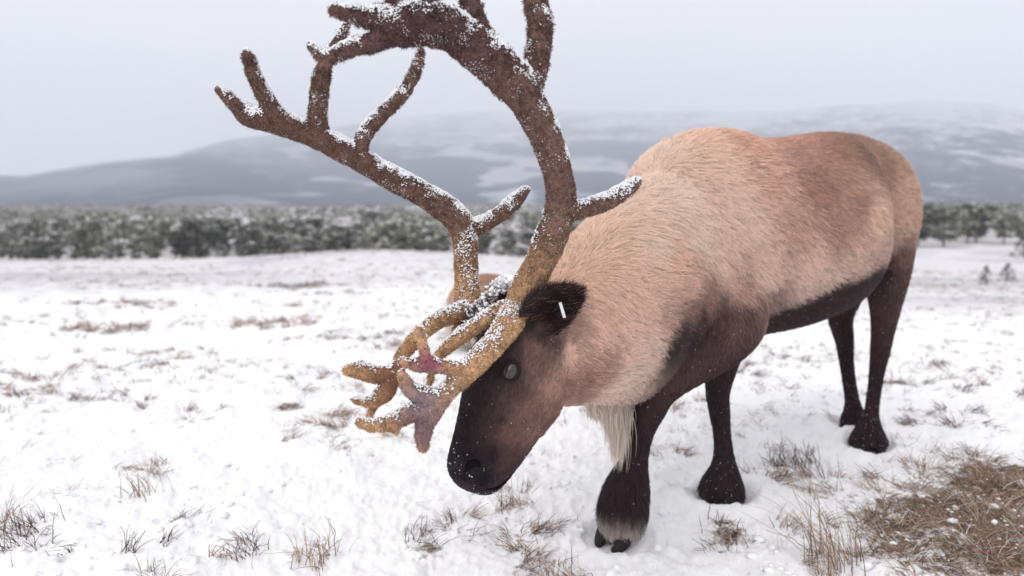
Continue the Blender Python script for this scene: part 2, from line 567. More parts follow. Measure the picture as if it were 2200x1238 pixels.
def pine(seed, h=8.0, young=False, dens=1.0):
    """a Scots pine (or a young conical one): returns crown (v,q,col) and trunk (v,q,t)"""
    rg = np.random.default_rng(seed)
    tk = []
    lean = rg.normal(0, 0.03, 2)
    zz = np.linspace(-0.3, h * 0.93, 7)
    path = np.stack([lean[0] * zz + 0.05 * np.sin(zz), lean[1] * zz, zz], -1)
    tk.append(tube(path, np.linspace(0.17, 0.04, 7) * h / 8, 7))
    VV, QQ, CC, off = [], [], [], 0
    nb = int((34 if not young else 42) * dens)
    for b in range(nb):
        if young:
            f = 0.06 + 0.94 * (b + rg.uniform()) / nb
            reach = h * 0.30 * (1 - f) ** 0.8 + 0.03 * h
        else:
            f = rg.uniform(0.16, 1.0)
            reach = h * rg.uniform(0.10, 0.27) * (0.55 + 0.9 * math.sin(math.pi * min(1, (f - 0.22) / 0.95)))
        a = rg.uniform(0, 2 * math.pi)
        z0 = f * h * 0.92
        p0 = np.array([lean[0] * z0, lean[1] * z0, z0])
        dz = reach * rg.uniform(-0.05, 0.5) if not young else -reach * 0.15
        p1 = p0 + np.array([math.cos(a) * reach, math.sin(a) * reach, dz])
        tk.append(tube(np.stack([p0, (p0 + p1) / 2 + [0, 0, 0.05 * reach], p1]), np.array([0.045, 0.03, 0.012]) * h / 8, 4))
        for k in range(3 if not young else 2):
            c = p0 + (p1 - p0) * (0.55 + 0.5 * rg.uniform() if k else 1.0) + rg.normal(0, 0.05 * h / 8, 3)
            sz = h / 8 * rg.uniform(0.42, 0.75) * (0.6 if young else 1)
            n = int(10 * dens) + 2
            v, q = cards(c, sz, n, rg)
            g = np.array([0.090, 0.100, 0.072]) * rg.uniform(0.3, 2.0) + np.array([0.035, 0.024, 0.020]) * rg.uniform(0, 1)
            cc = np.repeat(g[None], len(v), 0)
            VV.append(v); QQ.append(q + off); CC.append(cc); off += len(v)
            # snow on the clump, thicker higher up to paint top light over dark undersides
            n2 = max(1, int(n * rg.uniform(0.3, 1.1) * (0.10 + 1.0 * f ** 1.5)))
            v, q = cards(c + [0, 0, sz * 0.30], sz * 0.85, n2, rg, 0.25)
            VV.append(v); QQ.append(q + off); CC.append(np.full((len(v), 3), rg.uniform(0.5, 0.78) if rg.uniform() < 0.65 else rg.uniform(0.14, 0.3)) * [0.98, 1.0, 0.97]); off += len(v)
    return (np.concatenate(VV), np.concatenate(QQ), np.concatenate(CC)), merge(tk)


def place_tree(name, crown_me, trunk_me, loc, rz, sc, label, group=None):
    e = empty(name, loc)
    e.rotation_euler = (0, 0, rz)
    e.scale = (sc * rng.uniform(0.95, 1.5), sc * rng.uniform(0.95, 1.5), sc)
    mobj('crown', crown_me, e)
    mobj('trunk', trunk_me, e)
    tag(e, label, 'tree', group)
    return e


PINES = []
for s in range(7):
    c, t_ = pine(100 + s, 8.0)
    c = (c[0], c[1], np.clip(c[2] * (0.6, 1.2, 1.45, 2.1, 0.8, 1.7, 1.3)[s], 0, 0.82))
    PINES.append((mesh_np('crown', c[0], quads=c[1], mat=M_NEEDLE, smooth=False, col=c[2]), mesh_np('trunk', t_[0], quads=t_[1], tris=t_[2], mat=M_TRUNK)))
YOUNG = []
for s in range(2):
    c, t_ = pine(140 + s, 3.0, True, 1.2)
    YOUNG.append((mesh_np('crown', c[0], quads=c[1], mat=M_NEEDLE, smooth=False, col=c[2]), mesh_np('trunk', t_[0], quads=t_[1], tris=t_[2], mat=M_TRUNK)))

# front row of the forest, tree by tree
front = 0
for row, (y0, y1, n) in enumerate([(134, 148, 46), (150, 172, 60), (174, 215, 70)]):
    for k in range(n):
        f = (k + rng.uniform(0.1, 0.9)) / n
        px = -140 + f * (2480 if row else 1450)
        if 1380 < px < 1900 or (row and px > 1350 and rng.uniform() < 0.12):
            continue
        y = rng.uniform(y0, y1)
        x = (px - 1100) / FPX * y
        z = float(ground_z(x, y))
        vi = int(rng.integers(7))
        cm, tm = PINES[vi]
        sc_ = rng.uniform(0.5, 1.12) if row else rng.uniform(0.3, 1.05)
        look = ('dark', 'grey green', 'frosted', 'pale frosted', 'dark', 'pale frosted', 'grey green')[vi]
        size_ = 'low bushy' if sc_ < 0.5 else ('middling' if sc_ < 0.75 else 'tall')
        where = ('near the left edge' if px < 450 else 'below the far antler beam' if px < 950 else 'behind the antler stems' if px < 1250 else 'hidden behind the reindeer' if px < 1960 else 'right of the rump')
        place_tree('pine_tree', cm, tm, (x, y, z - 0.1), rng.uniform(0, 6.28), sc_,
                   size_ + ' ' + look + ' pine at the forest edge, ' + where + ', ' + ('first', 'second', 'third')[row] + ' row', 'pines along the near edge of the forest')
        front += 1

for px, py, D, hpx, lab, k in [(2119, 612, 0, 46, 'small dark young conifer on the snow, the left and slimmer of two', 0),
                               (2164, 606, 0, 46, 'small dark young conifer on the snow, the right and bushier of two', 1),
                               (2202, 552, 0, 68, 'bushy dark conifer cut by the right edge above the two small ones', 1)]:
    g = G(px, py)
    place_tree('young_conifer', *YOUNG[k], (g[0], g[1], float(ground_z(g[0], g[1])) - 0.02), 1.0 + k, hpx / FPX * g[1] / 3.0, lab)


def far_forest():
    lows = []
    for s in range(8):
        c, _ = pine(200 + s, 8.0, False, 0.30)
        lows.append(c)
    V, Q, C, off = [], [], [], 0
    rg = np.random.default_rng(5)
    for (y0, y1, n) in [(210, 290, 750), (290, 420, 1200), (420, 700, 1500), (700, 1150, 1400)]:
        yy = rg.uniform(y0, y1, n)
        px = rg.uniform(-350, 2550, n)
        xx = (px - 1100) / FPX * yy
        zz = ground_z(xx, yy)
        op = fbm(xx / 45, yy / 45, seed=91, oct=2)
        for k in range(n):
            if px[k] > 1300 and rg.uniform() < 0.1 and yy[k] < 420:
                continue
            if op[k] < 0.30:
                continue
            c = lows[int(rg.integers(8))]
            a = rg.uniform(0, 6.28); s = rg.uniform(0.55, 1.15)
            ca, sa = math.cos(a) * s, math.sin(a) * s
            v = c[0] @ np.array([[ca, sa, 0], [-sa, ca, 0], [0, 0, s]]) + [xx[k], yy[k], zz[k]]
            V.append(v); Q.append(c[1] + off); C.append(np.clip(c[2] * rg.uniform(0.8, 1.9), 0, 0.85)); off += len(v)
    o = mobj('forest', mesh_np('forest', np.concatenate(V), quads=np.concatenate(Q), mat=M_NEEDLE, smooth=False, col=np.concatenate(C)))
    tag(o, 'snow dusted pine forest filling the valley floor', 'forest', kind='stuff')


far_forest()

# ------------------------------------------------------------------ grass and heather
STRAW = np.array([[0.36, 0.25, 0.165], [0.27, 0.17, 0.11], [0.48, 0.36, 0.26], [0.17, 0.11, 0.08]])
TWIG = np.array([[0.10, 0.060, 0.055], [0.16, 0.09, 0.075], [0.07, 0.045, 0.05]])
RIME = np.array([[0.62, 0.58, 0.58], [0.75, 0.74, 0.76], [0.5, 0.43, 0.40]])


def blades(x, y, length, lean_dir, lean, kind, rg, width=0.0011, k=5, stiff=0.6):
    n = len(x)
    z = ground_z(x, y) - 0.006
    t = np.linspace(0, 1, k)[None, :, None]
    az = lean_dir + rg.normal(0, 0.6, n)
    h = np.stack([np.cos(az), np.sin(az), np.zeros(n)], -1)[:, None]
    ln = np.clip(np.abs(lean + rg.normal(0, 0.30, n)), 0.05, 1.3)[:, None, None]
    Lh = length[:, None, None]
    up = np.array([0, 0, 1.0])[None, None]
    p = np.stack([x, y, z], -1)[:, None] + Lh * (t * np.cos(ln) * up * (1 - 0.30 * (1 - stiff) * t) + (t ** (1 + stiff)) * np.sin(ln) * h)
    p = p + rg.normal(0, 1, (n, k, 3)) * (0.02 * Lh) * t
    pal = np.where((kind == 0)[:, None], STRAW[rg.integers(0, 4, n)], np.where((kind == 1)[:, None], TWIG[rg.integers(0, 3, n)], RIME[rg.integers(0, 3, n)]))
    c = np.repeat((pal * rg.uniform(0.75, 1.25, (n, 1)))[:, None], k, 1)
    wd = width * np.maximum(1, np.hypot(x, y) / 3.0) * rg.uniform(0.6, 1.3, n)
    r = wd[:, None] * np.linspace(1, 0.35, k)[None]
    return p, r, np.clip(c, 0, 1)


def build_grass():
    rg = np.random.default_rng(12)
    Pn, Rn, Cn = [], [], []
    def add(x, y, ln, ld, le, kd, **kw):
        p, r, c = blades(x, y, ln, ld, le, kd, rg, **kw)
        Pn.append(p); Rn.append(r); Cn.append(c)
    # patches
    for a, b, c, s, k in PXY:
        dens = 3300 if b < 3.5 else (1400 if b < 8 else 160)
        n = int(dens * s * c * c * math.pi * 1.4) + 10
        n = min(n, 3200)
        # tufts inside the patch
        nt_ = max(3, n // 22)
        ta, tr_ = rg.uniform(0, 6.28, nt_), c * np.sqrt(rg.uniform(0, 1, nt_))
        tx, ty = a + np.cos(ta) * tr_, b + np.sin(ta) * tr_
        ti = rg.integers(0, nt_, n)
        x = tx[ti] + rg.normal(0, 0.016, n) * max(1, b / 4); y = ty[ti] + rg.normal(0, 0.016, n) * max(1, b / 4)
        ld = rg.uniform(0, 6.28, nt_)[ti]
        ln = (0.055 if k == 0 else 0.042) * rg.uniform(0.4, 1.5, n) * (1 if b < 6 else 1.6)
        kd = np.where(rg.uniform(0, 1, n) < 0.6, k, rg.choice([0, 1, 2, 2], n))
        add(x, y, ln, ld, 0.95, kd, stiff=0.4 if k == 0 else 0.8)
    # thin scatter of tufts over the whole moor
    for (y0, y1, nt_, per, ln0) in [(1.25, 2.6, 150, 9, 0.045), (2.6, 5, 480, 9, 0.04), (5, 10, 700, 9, 0.05), (10, 24, 1100, 8, 0.06), (24, 60, 1300, 7, 0.10)]:
        ty = rg.uniform(y0, y1, nt_ * 3)
        tx = rg.uniform(-0.85, 0.85, nt_ * 3) * ty
        keep = rg.uniform(0, 1, nt_ * 3) < sstep(0.40, 0.66, fbm(tx * 1.3 / max(1, y0 / 5), ty * 1.3 / max(1, y0 / 5), seed=33, oct=3)) * 0.9
        tx, ty = tx[keep], ty[keep]
        m = len(tx)
        if not m: continue
        ti = np.repeat(np.arange(m), per)
        n = len(ti)
        sp = 0.013 * max(1, y0 / 3)
        kk = rg.choice([0, 1, 2, 2, 2], m)[ti]
        kk = np.where(rg.uniform(0, 1, n) < 0.8, kk, rg.integers(0, 3, n))
        add(tx[ti] + rg.normal(0, sp, n), ty[ti] + rg.normal(0, sp, n), ln0 * rg.uniform(0.35, 1.4, n), rg.uniform(0, 6.28, m)[ti], 0.85, kk, width=0.0009)
    o = strands('grass', np.concatenate(Pn), np.concatenate(Rn), np.concatenate(Cn), M_GRASS)
    tag(o, 'dry grass and heather twigs poking through the snow', 'grass', kind='stuff')


build_grass()


def tuft(px, py, hpx, n, spread, kind, lab, lean=0.35, ld=None, cat='grass tuft', name='grass_tuft', width=0.0011):
    rg = np.random.default_rng(int(px * 7 + py))
    g = G(px, py)
    h = hpx / FPX * g[1]
    x = g[0] + rg.normal(0, spread, n); y = g[1] + rg.normal(0, spread, n)
    p, r, c = blades(x, y, h * rg.uniform(0.45, 1.1, n), rg.uniform(0, 6.28, n) if ld is None else np.full(n, ld), lean, np.full(n, kind), rg, k=6, width=width)
    base = np.array([g[0], g[1], float(ground_z(g[0], g[1]))])
    o = strands(name, p - base, r, c, M_GRASS)
    o.location = base
    tag(o, lab, cat, 'tufts standing out of the near snow')


tuft(1790, 1210, 190, 46, 0.035, 0, 'tall orange brown stalks rising right of the near front hoof', 0.35, 2.6)
tuft(1760, 1190, 260, 9, 0.03, 0, 'long thin stalks leaning left over the snow beside the brown patch', 0.75, 2.7)
tuft(680, 1205, 100, 40, 0.03, 0, 'straw coloured tuft of upright blades at the lower edge, left of centre', 0.3)
tuft(540, 1195, 60, 34, 0.022, 1, 'small dark heather sprig with snow at the lower edge', 0.6, name='heather_sprig', cat='heather')
tuft(275, 1205, 75, 16, 0.015, 1, 'thin dark twigs fanning out at the lower left', 0.5, 1.0, name='heather_sprig', cat='heather')
tuft(355, 1185, 45, 20, 0.015, 1, 'low dark sprig right of the fanned twigs at the lower left', 0.6, 0.5, name='heather_sprig', cat='heather')
tuft(25, 1165, 90, 60, 0.05, 1, 'dense grey heather clump at the left edge near the bottom corner', 0.7, 2.8, name='heather_sprig', cat='heather')
tuft(20, 1115, 120, 8, 0.02, 0, 'few long bent straws above the heather at the left edge', 0.75, 0.6)
tuft(310, 1070, 90, 30, 0.03, 0, 'reddish brown grass streak in the open snow at left', 0.6, 2.4)
tuft(1190, 1238, 70, 36, 0.035, 0, 'straw tuft at the bottom edge left of the near front hoof', 0.5)
tuft(2090, 1050, 90, 9, 0.012, 0, 'brown seed stalks standing in the snow at right below the hind hooves', 0.55, 2.5)
tuft(1720, 1010, 70, 70, 0.05, 1, 'brownish heather clump in the snow between front and hind hooves', 0.7, 1.8, name='heather_sprig', cat='heather')
tuft(1080, 1090, 120, 5, 0.02, 1, 'few bare twigs in the snow below the muzzle', 0.5, 2.2, name='heather_sprig', cat='heather', width=0.0008)

# ------------------------------------------------------------------ animals: shared builders
def catmull(pts, sub=6):
    pts = np.asarray(pts, float)
    p = np.vstack([2 * pts[0] - pts[1], pts, 2 * pts[-1] - pts[-2]])
    out = []
    for i in range(1, len(p) - 2):
        for t in np.linspace(0, 1, sub, endpoint=False):
            a, b, c, d = p[i - 1], p[i], p[i + 1], p[i + 2]
            out.append(0.5 * ((2 * b) + (c - a) * t + (2 * a - 5 * b + 4 * c - d) * t * t + (3 * b - a - 3 * c + d) * t ** 3))
    out.append(pts[-1])
    return np.array(out)


class Flesh:
    """collects closed lofts that are fused into one skin; remembers hair direction, hair length and a tag for each place"""
    def __init__(self):
        self.parts, self.p, self.d, self.l, self.t = [], [], [], [], []

    def loft(self, cen, up, half, hair, length, tagno, seg=20, sub=4, power=2.3, side=None):
        """cen (n,3); half (n,4): up, down, near, far half sizes; up vector(s)"""
        cen = np.asarray(cen, float); n = len(cen)
        half = np.asarray(half, float)
        up = np.broadcast_to(np.asarray(up, float), (n, 3))
        length = np.broadcast_to(np.asarray(length, float), (n,))
        hair = np.broadcast_to(np.asarray(hair, float), (n, 3))
        al = catmull(np.hstack([cen, half, up, length[:, None], hair]), sub)
        cen, half, up, length, hair = al[:, :3], np.maximum(al[:, 3:7], 0.002), al[:, 7:10], al[:, 10], al[:, 11:14]
        tg = nrm(np.gradient(cen, axis=0))
        a = np.linspace(0, 2 * math.pi, seg, endpoint=False)
        ca, sa = np.cos(a), np.sin(a)
        ce = np.sign(ca) * np.abs(ca) ** (2 / power); se = np.sign(sa) * np.abs(sa) ** (2 / power)
        rings = []
        for i in range(len(cen)):
            u = nrm(up[i] - tg[i] * np.dot(up[i], tg[i]))
            w = np.cross(u, tg[i]) if side is None else nrm(side - tg[i] * np.dot(side, tg[i]) - u * np.dot(side, u))
            hu = np.where(ce > 0, half[i, 0], half[i, 1]); hw = np.where(se > 0, half[i, 2], half[i, 3])
            rings.append(cen[i] + (ce * hu)[:, None] * u + (se * hw)[:, None] * w)
        m = len(cen)
        v = np.concatenate(rings + [cen[:1], cen[-1:]])
        i = np.arange(m - 1)[:, None] * seg; j = np.arange(seg)[None]
        q = np.stack([i + j, i + (j + 1) % seg, i + seg + (j + 1) % seg, i + seg + j], -1).reshape(-1, 4)
        j = np.arange(seg)
        t = np.concatenate([np.stack([np.full(seg, m * seg), (j + 1) % seg, j], -1),
                            np.stack([np.full(seg, m * seg + 1), (m - 1) * seg + j, (m - 1) * seg + (j + 1) % seg], -1)])
        self.parts.append((v, q, t))
        self.p.append(v[:m * seg])
        self.d.append(np.repeat(hair, seg, 0)); self.l.append(np.repeat(length, seg)); self.t.append(np.full(m * seg, tagno))

    def fuse(self, name, voxel, smooth=6, factor=0.5):
        v, q, t = merge(self.parts)
        return fuse_mesh(name, v, q, t, voxel, smooth, factor)

    def field(self):
        p = np.concatenate(self.p)
        kd = kdtree.KDTree(len(p))
        for i, c in enumerate(p):
            kd.insert(c, i)
        kd.balance()
        return kd, np.concatenate(self.d), np.concatenate(self.l), np.concatenate(self.t)


def fuse_mesh(name, v, q, t, voxel, smooth=6, factor=0.5):
    """union of overlapping closed shapes as one continuous surface; returns verts, quads/tris mesh datablock"""
    me = mesh_np(name + '_raw', v, quads=q, tris=t)
    o = bpy.data.objects.new(name + '_raw', me)
    COL.objects.link(o)
    import bmesh
    bm = bmesh.new(); bm.from_mesh(me); bmesh.ops.recalc_face_normals(bm, faces=bm.faces); bm.to_mesh(me); bm.free()
    md = o.modifiers.new('r', 'REMESH'); md.mode = 'VOXEL'; md.voxel_size = voxel; md.use_smooth_shade = True
    if smooth:
        sm = o.modifiers.new('s', 'SMOOTH'); sm.iterations = smooth; sm.factor = factor
    dg = bpy.context.evaluated_depsgraph_get()
    out = bpy.data.meshes.new_from_object(o.evaluated_get(dg))
    bpy.data.objects.remove(o, do_unlink=True)
    bpy.data.meshes.remove(me)
    out.name = name
    return out


def mesh_arrays(me):
    n = len(me.vertices)
    v = np.empty(n * 3, np.float32); me.vertices.foreach_get('co', v)
    nn = np.empty(n * 3, np.float32); me.vertices.foreach_get('normal', nn)
    me.calc_loop_triangles()
    t = np.empty(len(me.loop_triangles) * 3, np.int32); me.loop_triangles.foreach_get('vertices', t)
    return v.reshape(-1, 3).astype(float), nn.reshape(-1, 3).astype(float), t.reshape(-1, 3)


def sample(v, n, t, count, rg, weight=None):
    a, b, c = v[t[:, 0]], v[t[:, 1]], v[t[:, 2]]
    ar = np.linalg.norm(np.cross(b - a, c - a), axis=1)
    if weight is not None:
        ar = ar * weight[t].mean(1)
    cs = np.cumsum(ar)
    f = np.searchsorted(cs, rg.uniform(0, cs[-1], count)).clip(0, len(t) - 1)
    u, w = rg.uniform(0, 1, (2, count))
    fl = u + w > 1
    u[fl], w[fl] = 1 - u[fl], 1 - w[fl]
    k = np.stack([1 - u - w, u, w], -1)
    tt = t[f]
    return (v[tt] * k[..., None]).sum(1), nrm((n[tt] * k[..., None]).sum(1)), tt, k


def set_tint(me, col):
    at = me.attributes.new('tint', 'FLOAT_COLOR', 'POINT')
    c4 = np.ones((len(col), 4), np.float32)
    c4[:, :3] = col
    at.data.foreach_set('color', c4.ravel())


def idw(kp, kc, p, power=3.5, near=10):
    kd = kdtree.KDTree(len(kp))
    for i, c in enumerate(kp):
        kd.insert(c, i)
    kd.balance()
    out = np.zeros((len(p), kc.shape[1]))
    for i, c in enumerate(p):
        r = kd.find_n(c, near)
        w = np.array([1 / (0.012 + x[2]) ** power for x in r])
        out[i] = (kc[[x[1] for x in r]] * w[:, None]).sum(0) / w.sum()
    return out


ICO_V = np.array([(0, 0, -1), (.7236, -.5257, -.4472), (-.2764, -.8506, -.4472), (-.8944, 0, -.4472), (-.2764, .8506, -.4472), (.7236, .5257, -.4472),
                  (.2764, -.8506, .4472), (-.7236, -.5257, .4472), (-.7236, .5257, .4472), (.2764, .8506, .4472), (.8944, 0, .4472), (0, 0, 1)], float)
ICO_F = np.array([(0, 1, 2), (1, 0, 5), (0, 2, 3), (0, 3, 4), (0, 4, 5), (1, 5, 10), (2, 1, 6), (3, 2, 7), (4, 3, 8), (5, 4, 9), (1, 10, 6), (2, 6, 7), (3, 7, 8), (4, 8, 9), (5, 9, 10),
                  (6, 10, 11), (7, 6, 11), (8, 7, 11), (9, 8, 11), (10, 9, 11)])


def grains(name, p, size, parent, rg, mat=None, squash=0.8):
    n = len(p)
    v = ICO_V[None] * rg.uniform(0.6, 1.35, (n, 12, 1)) * size[:, None, None] * np.array([1, 1, squash])
    a = rg.uniform(0, 6.28, n)
    ca, sa = np.cos(a)[:, None], np.sin(a)[:, None]
    v = np.stack([v[..., 0] * ca - v[..., 1] * sa, v[..., 0] * sa + v[..., 1] * ca, v[..., 2]], -1) + p[:, None]
    f = (ICO_F[None] + np.arange(n)[:, None, None] * 12).reshape(-1, 3)
    o = mobj(name, mesh_np(name, v.reshape(-1, 3), tris=f, mat=mat or M_SNOWGRAIN, smooth=True), parent)
    o['kind'] = 'stuff'
    return o


snow_clods()

# ------------------------------------------------------------------ the reindeer
REAR = np.array([1.33, 2.90, 0.0])
DH = nrm(np.array([-0.77, -0.638, 0]))          # heading
DL = np.array([-DH[1], DH[0], 0])               # its left side, towards the camera
ZUP = np.array([0, 0, 1.0])


def build_reindeer():
    rg = np.random.default_rng(3)
    root = empty('reindeer', tuple(REAR + DH * 0.6))
    bpy.context.view_layer.update()
    inv = np.array(root.location)
    tag(root, 'large brown reindeer with snowy velvet antlers grazing head down on the snow', 'reindeer')
    F = Flesh()
    B = lambda s, z, lat=0.0: REAR + DH * s + DL * lat + ZUP * z
    # trunk: s along the axis, top z, bottom z, half width
    T = [(-0.17, 0.93, 0.80, 0.05), (-0.12, 1.02, 0.68, 0.13), (-0.03, 1.085, 0.60, 0.180), (0.09, 1.115, 0.57, 0.166), (0.19, 1.122, 0.55, 0.168), (0.30, 1.12, 0.52, 0.228), (0.42, 1.105, 0.495, 0.278),
         (0.60, 1.083, 0.475, 0.282), (0.78, 1.075, 0.47, 0.248), (0.95, 1.095, 0.47, 0.215), (1.08, 1.07, 0.49, 0.185), (1.20, 1.00, 0.53, 0.15), (1.29, 0.90, 0.62, 0.09)]
    cen = [B(s, (a + b) / 2) for s, a, b, w in T]
    F.loft(cen, ZUP, [((a - b) / 2, (a - b) / 2, w, w) for s, a, b, w in T], -DH * 0.9 - ZUP * 0.42, 0.030, 1, seg=32, side=DL, power=2.15)
    # neck
    N = [(P(1500, 560, 2.20), 0.235, 0.26, 0.15), (P(1420, 585, 2.08), 0.262, 0.245, 0.158), (P(1330, 640, 1.90), 0.215, 0.275, 0.150), (P(1245, 690, 1.74), 0.145, 0.198, 0.125),
         (P(1180, 715, 1.64), 0.095, 0.155, 0.10), (P(1130, 720, 1.575), 0.07, 0.09, 0.08)]
    nd = nrm(N[0][0] - N[-1][0])
    F.loft([n[0] for n in N], ZUP, [(a, b, w, w) for _, a, b, w in N], nd * 0.8 - ZUP * 0.45, [0.034, 0.036, 0.036, 0.028, 0.018, 0.012], 2, seg=28, power=2.1)
    # head
    hlat = nrm(np.array([0.30, -0.95, 0.0]))
    Hd = [((1143, 640), 45, 55, 0.055, 1.575), ((1133, 690), 80, 90, 0.080, 1.565), ((1120, 745), 92, 100, 0.088, 1.555), ((1105, 800), 106, 106, 0.090, 1.545), ((1086, 868), 100, 102, 0.078, 1.53),
          ((1064, 926), 90, 92, 0.064, 1.515), ((1042, 976), 80, 78, 0.058, 1.505), ((1027, 1012), 73, 68, 0.056, 1.50), ((1018, 1038), 58, 54, 0.048, 1.495), ((1013, 1052), 34, 34, 0.030, 1.493)]
    hc = [P(*c, y) for c, *_, y in Hd]
    hax = nrm(hc[-1] - hc[0])
    hup = nrm(np.cross(hax, hlat))
    if hup[0] > 0: hup = -hup
    F.loft(hc, hup, [(a / FPX * y, b / FPX * y, w, w) for c, a, b, w, y in Hd], -hax, [0.012, 0.013, 0.012, 0.010, 0.010, 0.009, 0.008, 0.006, 0.005, 0.005], 3, seg=28, side=hlat, power=2.25)
    # brow ridge above the near and far eye, cheek muscle
    for sgn in (1, -1):
        e0 = P(1085, 772, 1.55) + hlat * sgn * 0.066
        F.loft([e0 - hax * 0.035, e0, e0 + hax * 0.035], hup, [(0.008, 0.008, 0.008, 0.008), (0.022, 0.022, 0.022, 0.022), (0.008, 0.008, 0.008, 0.008)], -hax, 0.009, 3, seg=12, side=hlat)
        j0 = P(1150, 845, 1.545) + hlat * sgn * 0.045
        F.loft([j0 - hax * 0.08, j0, j0 + hax * 0.08], hup, [(0.02, 0.02, 0.01, 0.01), (0.05, 0.045, 0.034, 0.034), (0.02, 0.02, 0.01, 0.01)], -hax, 0.012, 3, seg=14, side=hlat)

    def limb(pts, length, tagno, power=2.0, hair=-ZUP):
        c = [P(a, b, y) for a, b, y, *_ in pts]
        up = nrm(np.cross(DL, nrm(np.array(c[-1]) - c[0])))
        h = []
        for (a, b, y, r, *e) in pts:
            m = r / FPX * y
            h.append((m, m, m * (e[0] if e else 0.85), m * (e[0] if e else 0.85)))
        F.loft(c, up, h, hair, length, tagno, seg=16, side=DL, power=power)
    # near front leg: shoulder, elbow, knee, fetlock
    limb([(1545, 600, 2.19, 60, 1.0), (1575, 670, 2.13, 72, 1.0), (1555, 716, 2.08, 68, 1.0), (1508, 758, 2.04, 58, 1), (1452, 797, 1.99, 51, 1), (1412, 836, 1.965, 45, 1), (1393, 878, 1.955, 39, 1),
          (1376, 930, 1.953, 29, 1), (1364, 985, 1.953, 29, 1), (1350, 1040, 1.953, 44, 1.05), (1340, 1085, 1.95, 50, 1.1), (1334, 1122, 1.945, 47, 1.15), (1330, 1152, 1.94, 37, 1.15)],
         [0.022, 0.02, 0.018, 0.016, 0.012, 0.011, 0.011, 0.012, 0.018, 0.030, 0.034, 0.030, 0.022], 4)
    limb([(1560, 690, 2.30, 60), (1552, 770, 2.27, 42), (1542, 840, 2.25, 29), (1546, 885, 2.245, 25), (1552, 940, 2.24, 21), (1555, 990, 2.235, 27), (1553, 1030, 2.23, 38, 1.1), (1550, 1056, 2.225, 42, 1.2), (1548, 1074, 2.22, 36, 1.2)],
         [0.02, 0.014, 0.012, 0.011, 0.012, 0.016, 0.026, 0.028, 0.022], 4)
    # hind legs: thigh, stifle, hock, cannon
    limb([(1890, 430, 2.86, 70), (1912, 520, 2.84, 56), (1905, 600, 2.81, 50), (1902, 660, 2.80, 36), (1897, 710, 2.80, 27), (1891, 755, 2.79, 23), (1884, 800, 2.77, 18), (1877, 850, 2.74, 16), (1872, 890, 2.72, 18),
          (1868, 920, 2.705, 27, 1.0), (1866, 946, 2.69, 35, 1.1), (1866, 962, 2.68, 30, 1.1)],
         [0.02, 0.02, 0.018, 0.014, 0.012, 0.01, 0.01, 0.01, 0.012, 0.02, 0.024, 0.018], 4)
    limb([(1830, 520, 3.02, 66), (1818, 610, 2.99, 48), (1806, 680, 2.96, 30), (1814, 730, 2.95, 22), (1819, 780, 2.94, 17), (1826, 830, 2.92, 16), (1832, 870, 2.90, 19), (1835, 900, 2.885, 26, 1.1), (1838, 926, 2.87, 26, 1.1)],
         [0.02, 0.02, 0.014, 0.012, 0.01, 0.01, 0.012, 0.016, 0.014], 4)
    # tail stub
    tl = B(-0.14, 0.95)
    F.loft([tl, tl - DH * 0.05 - ZUP * 0.05, tl - DH * 0.06 - ZUP * 0.13], ZUP * 0.3 - DH, [(0.03,) * 4, (0.035,) * 4, (0.012,) * 4], -ZUP, 0.04, 5, seg=12)
    me = F.fuse('body', 0.0065, smooth=9)
    v, nn, tri = mesh_arrays(me)
    kd, fd, fl, ft = F.field()

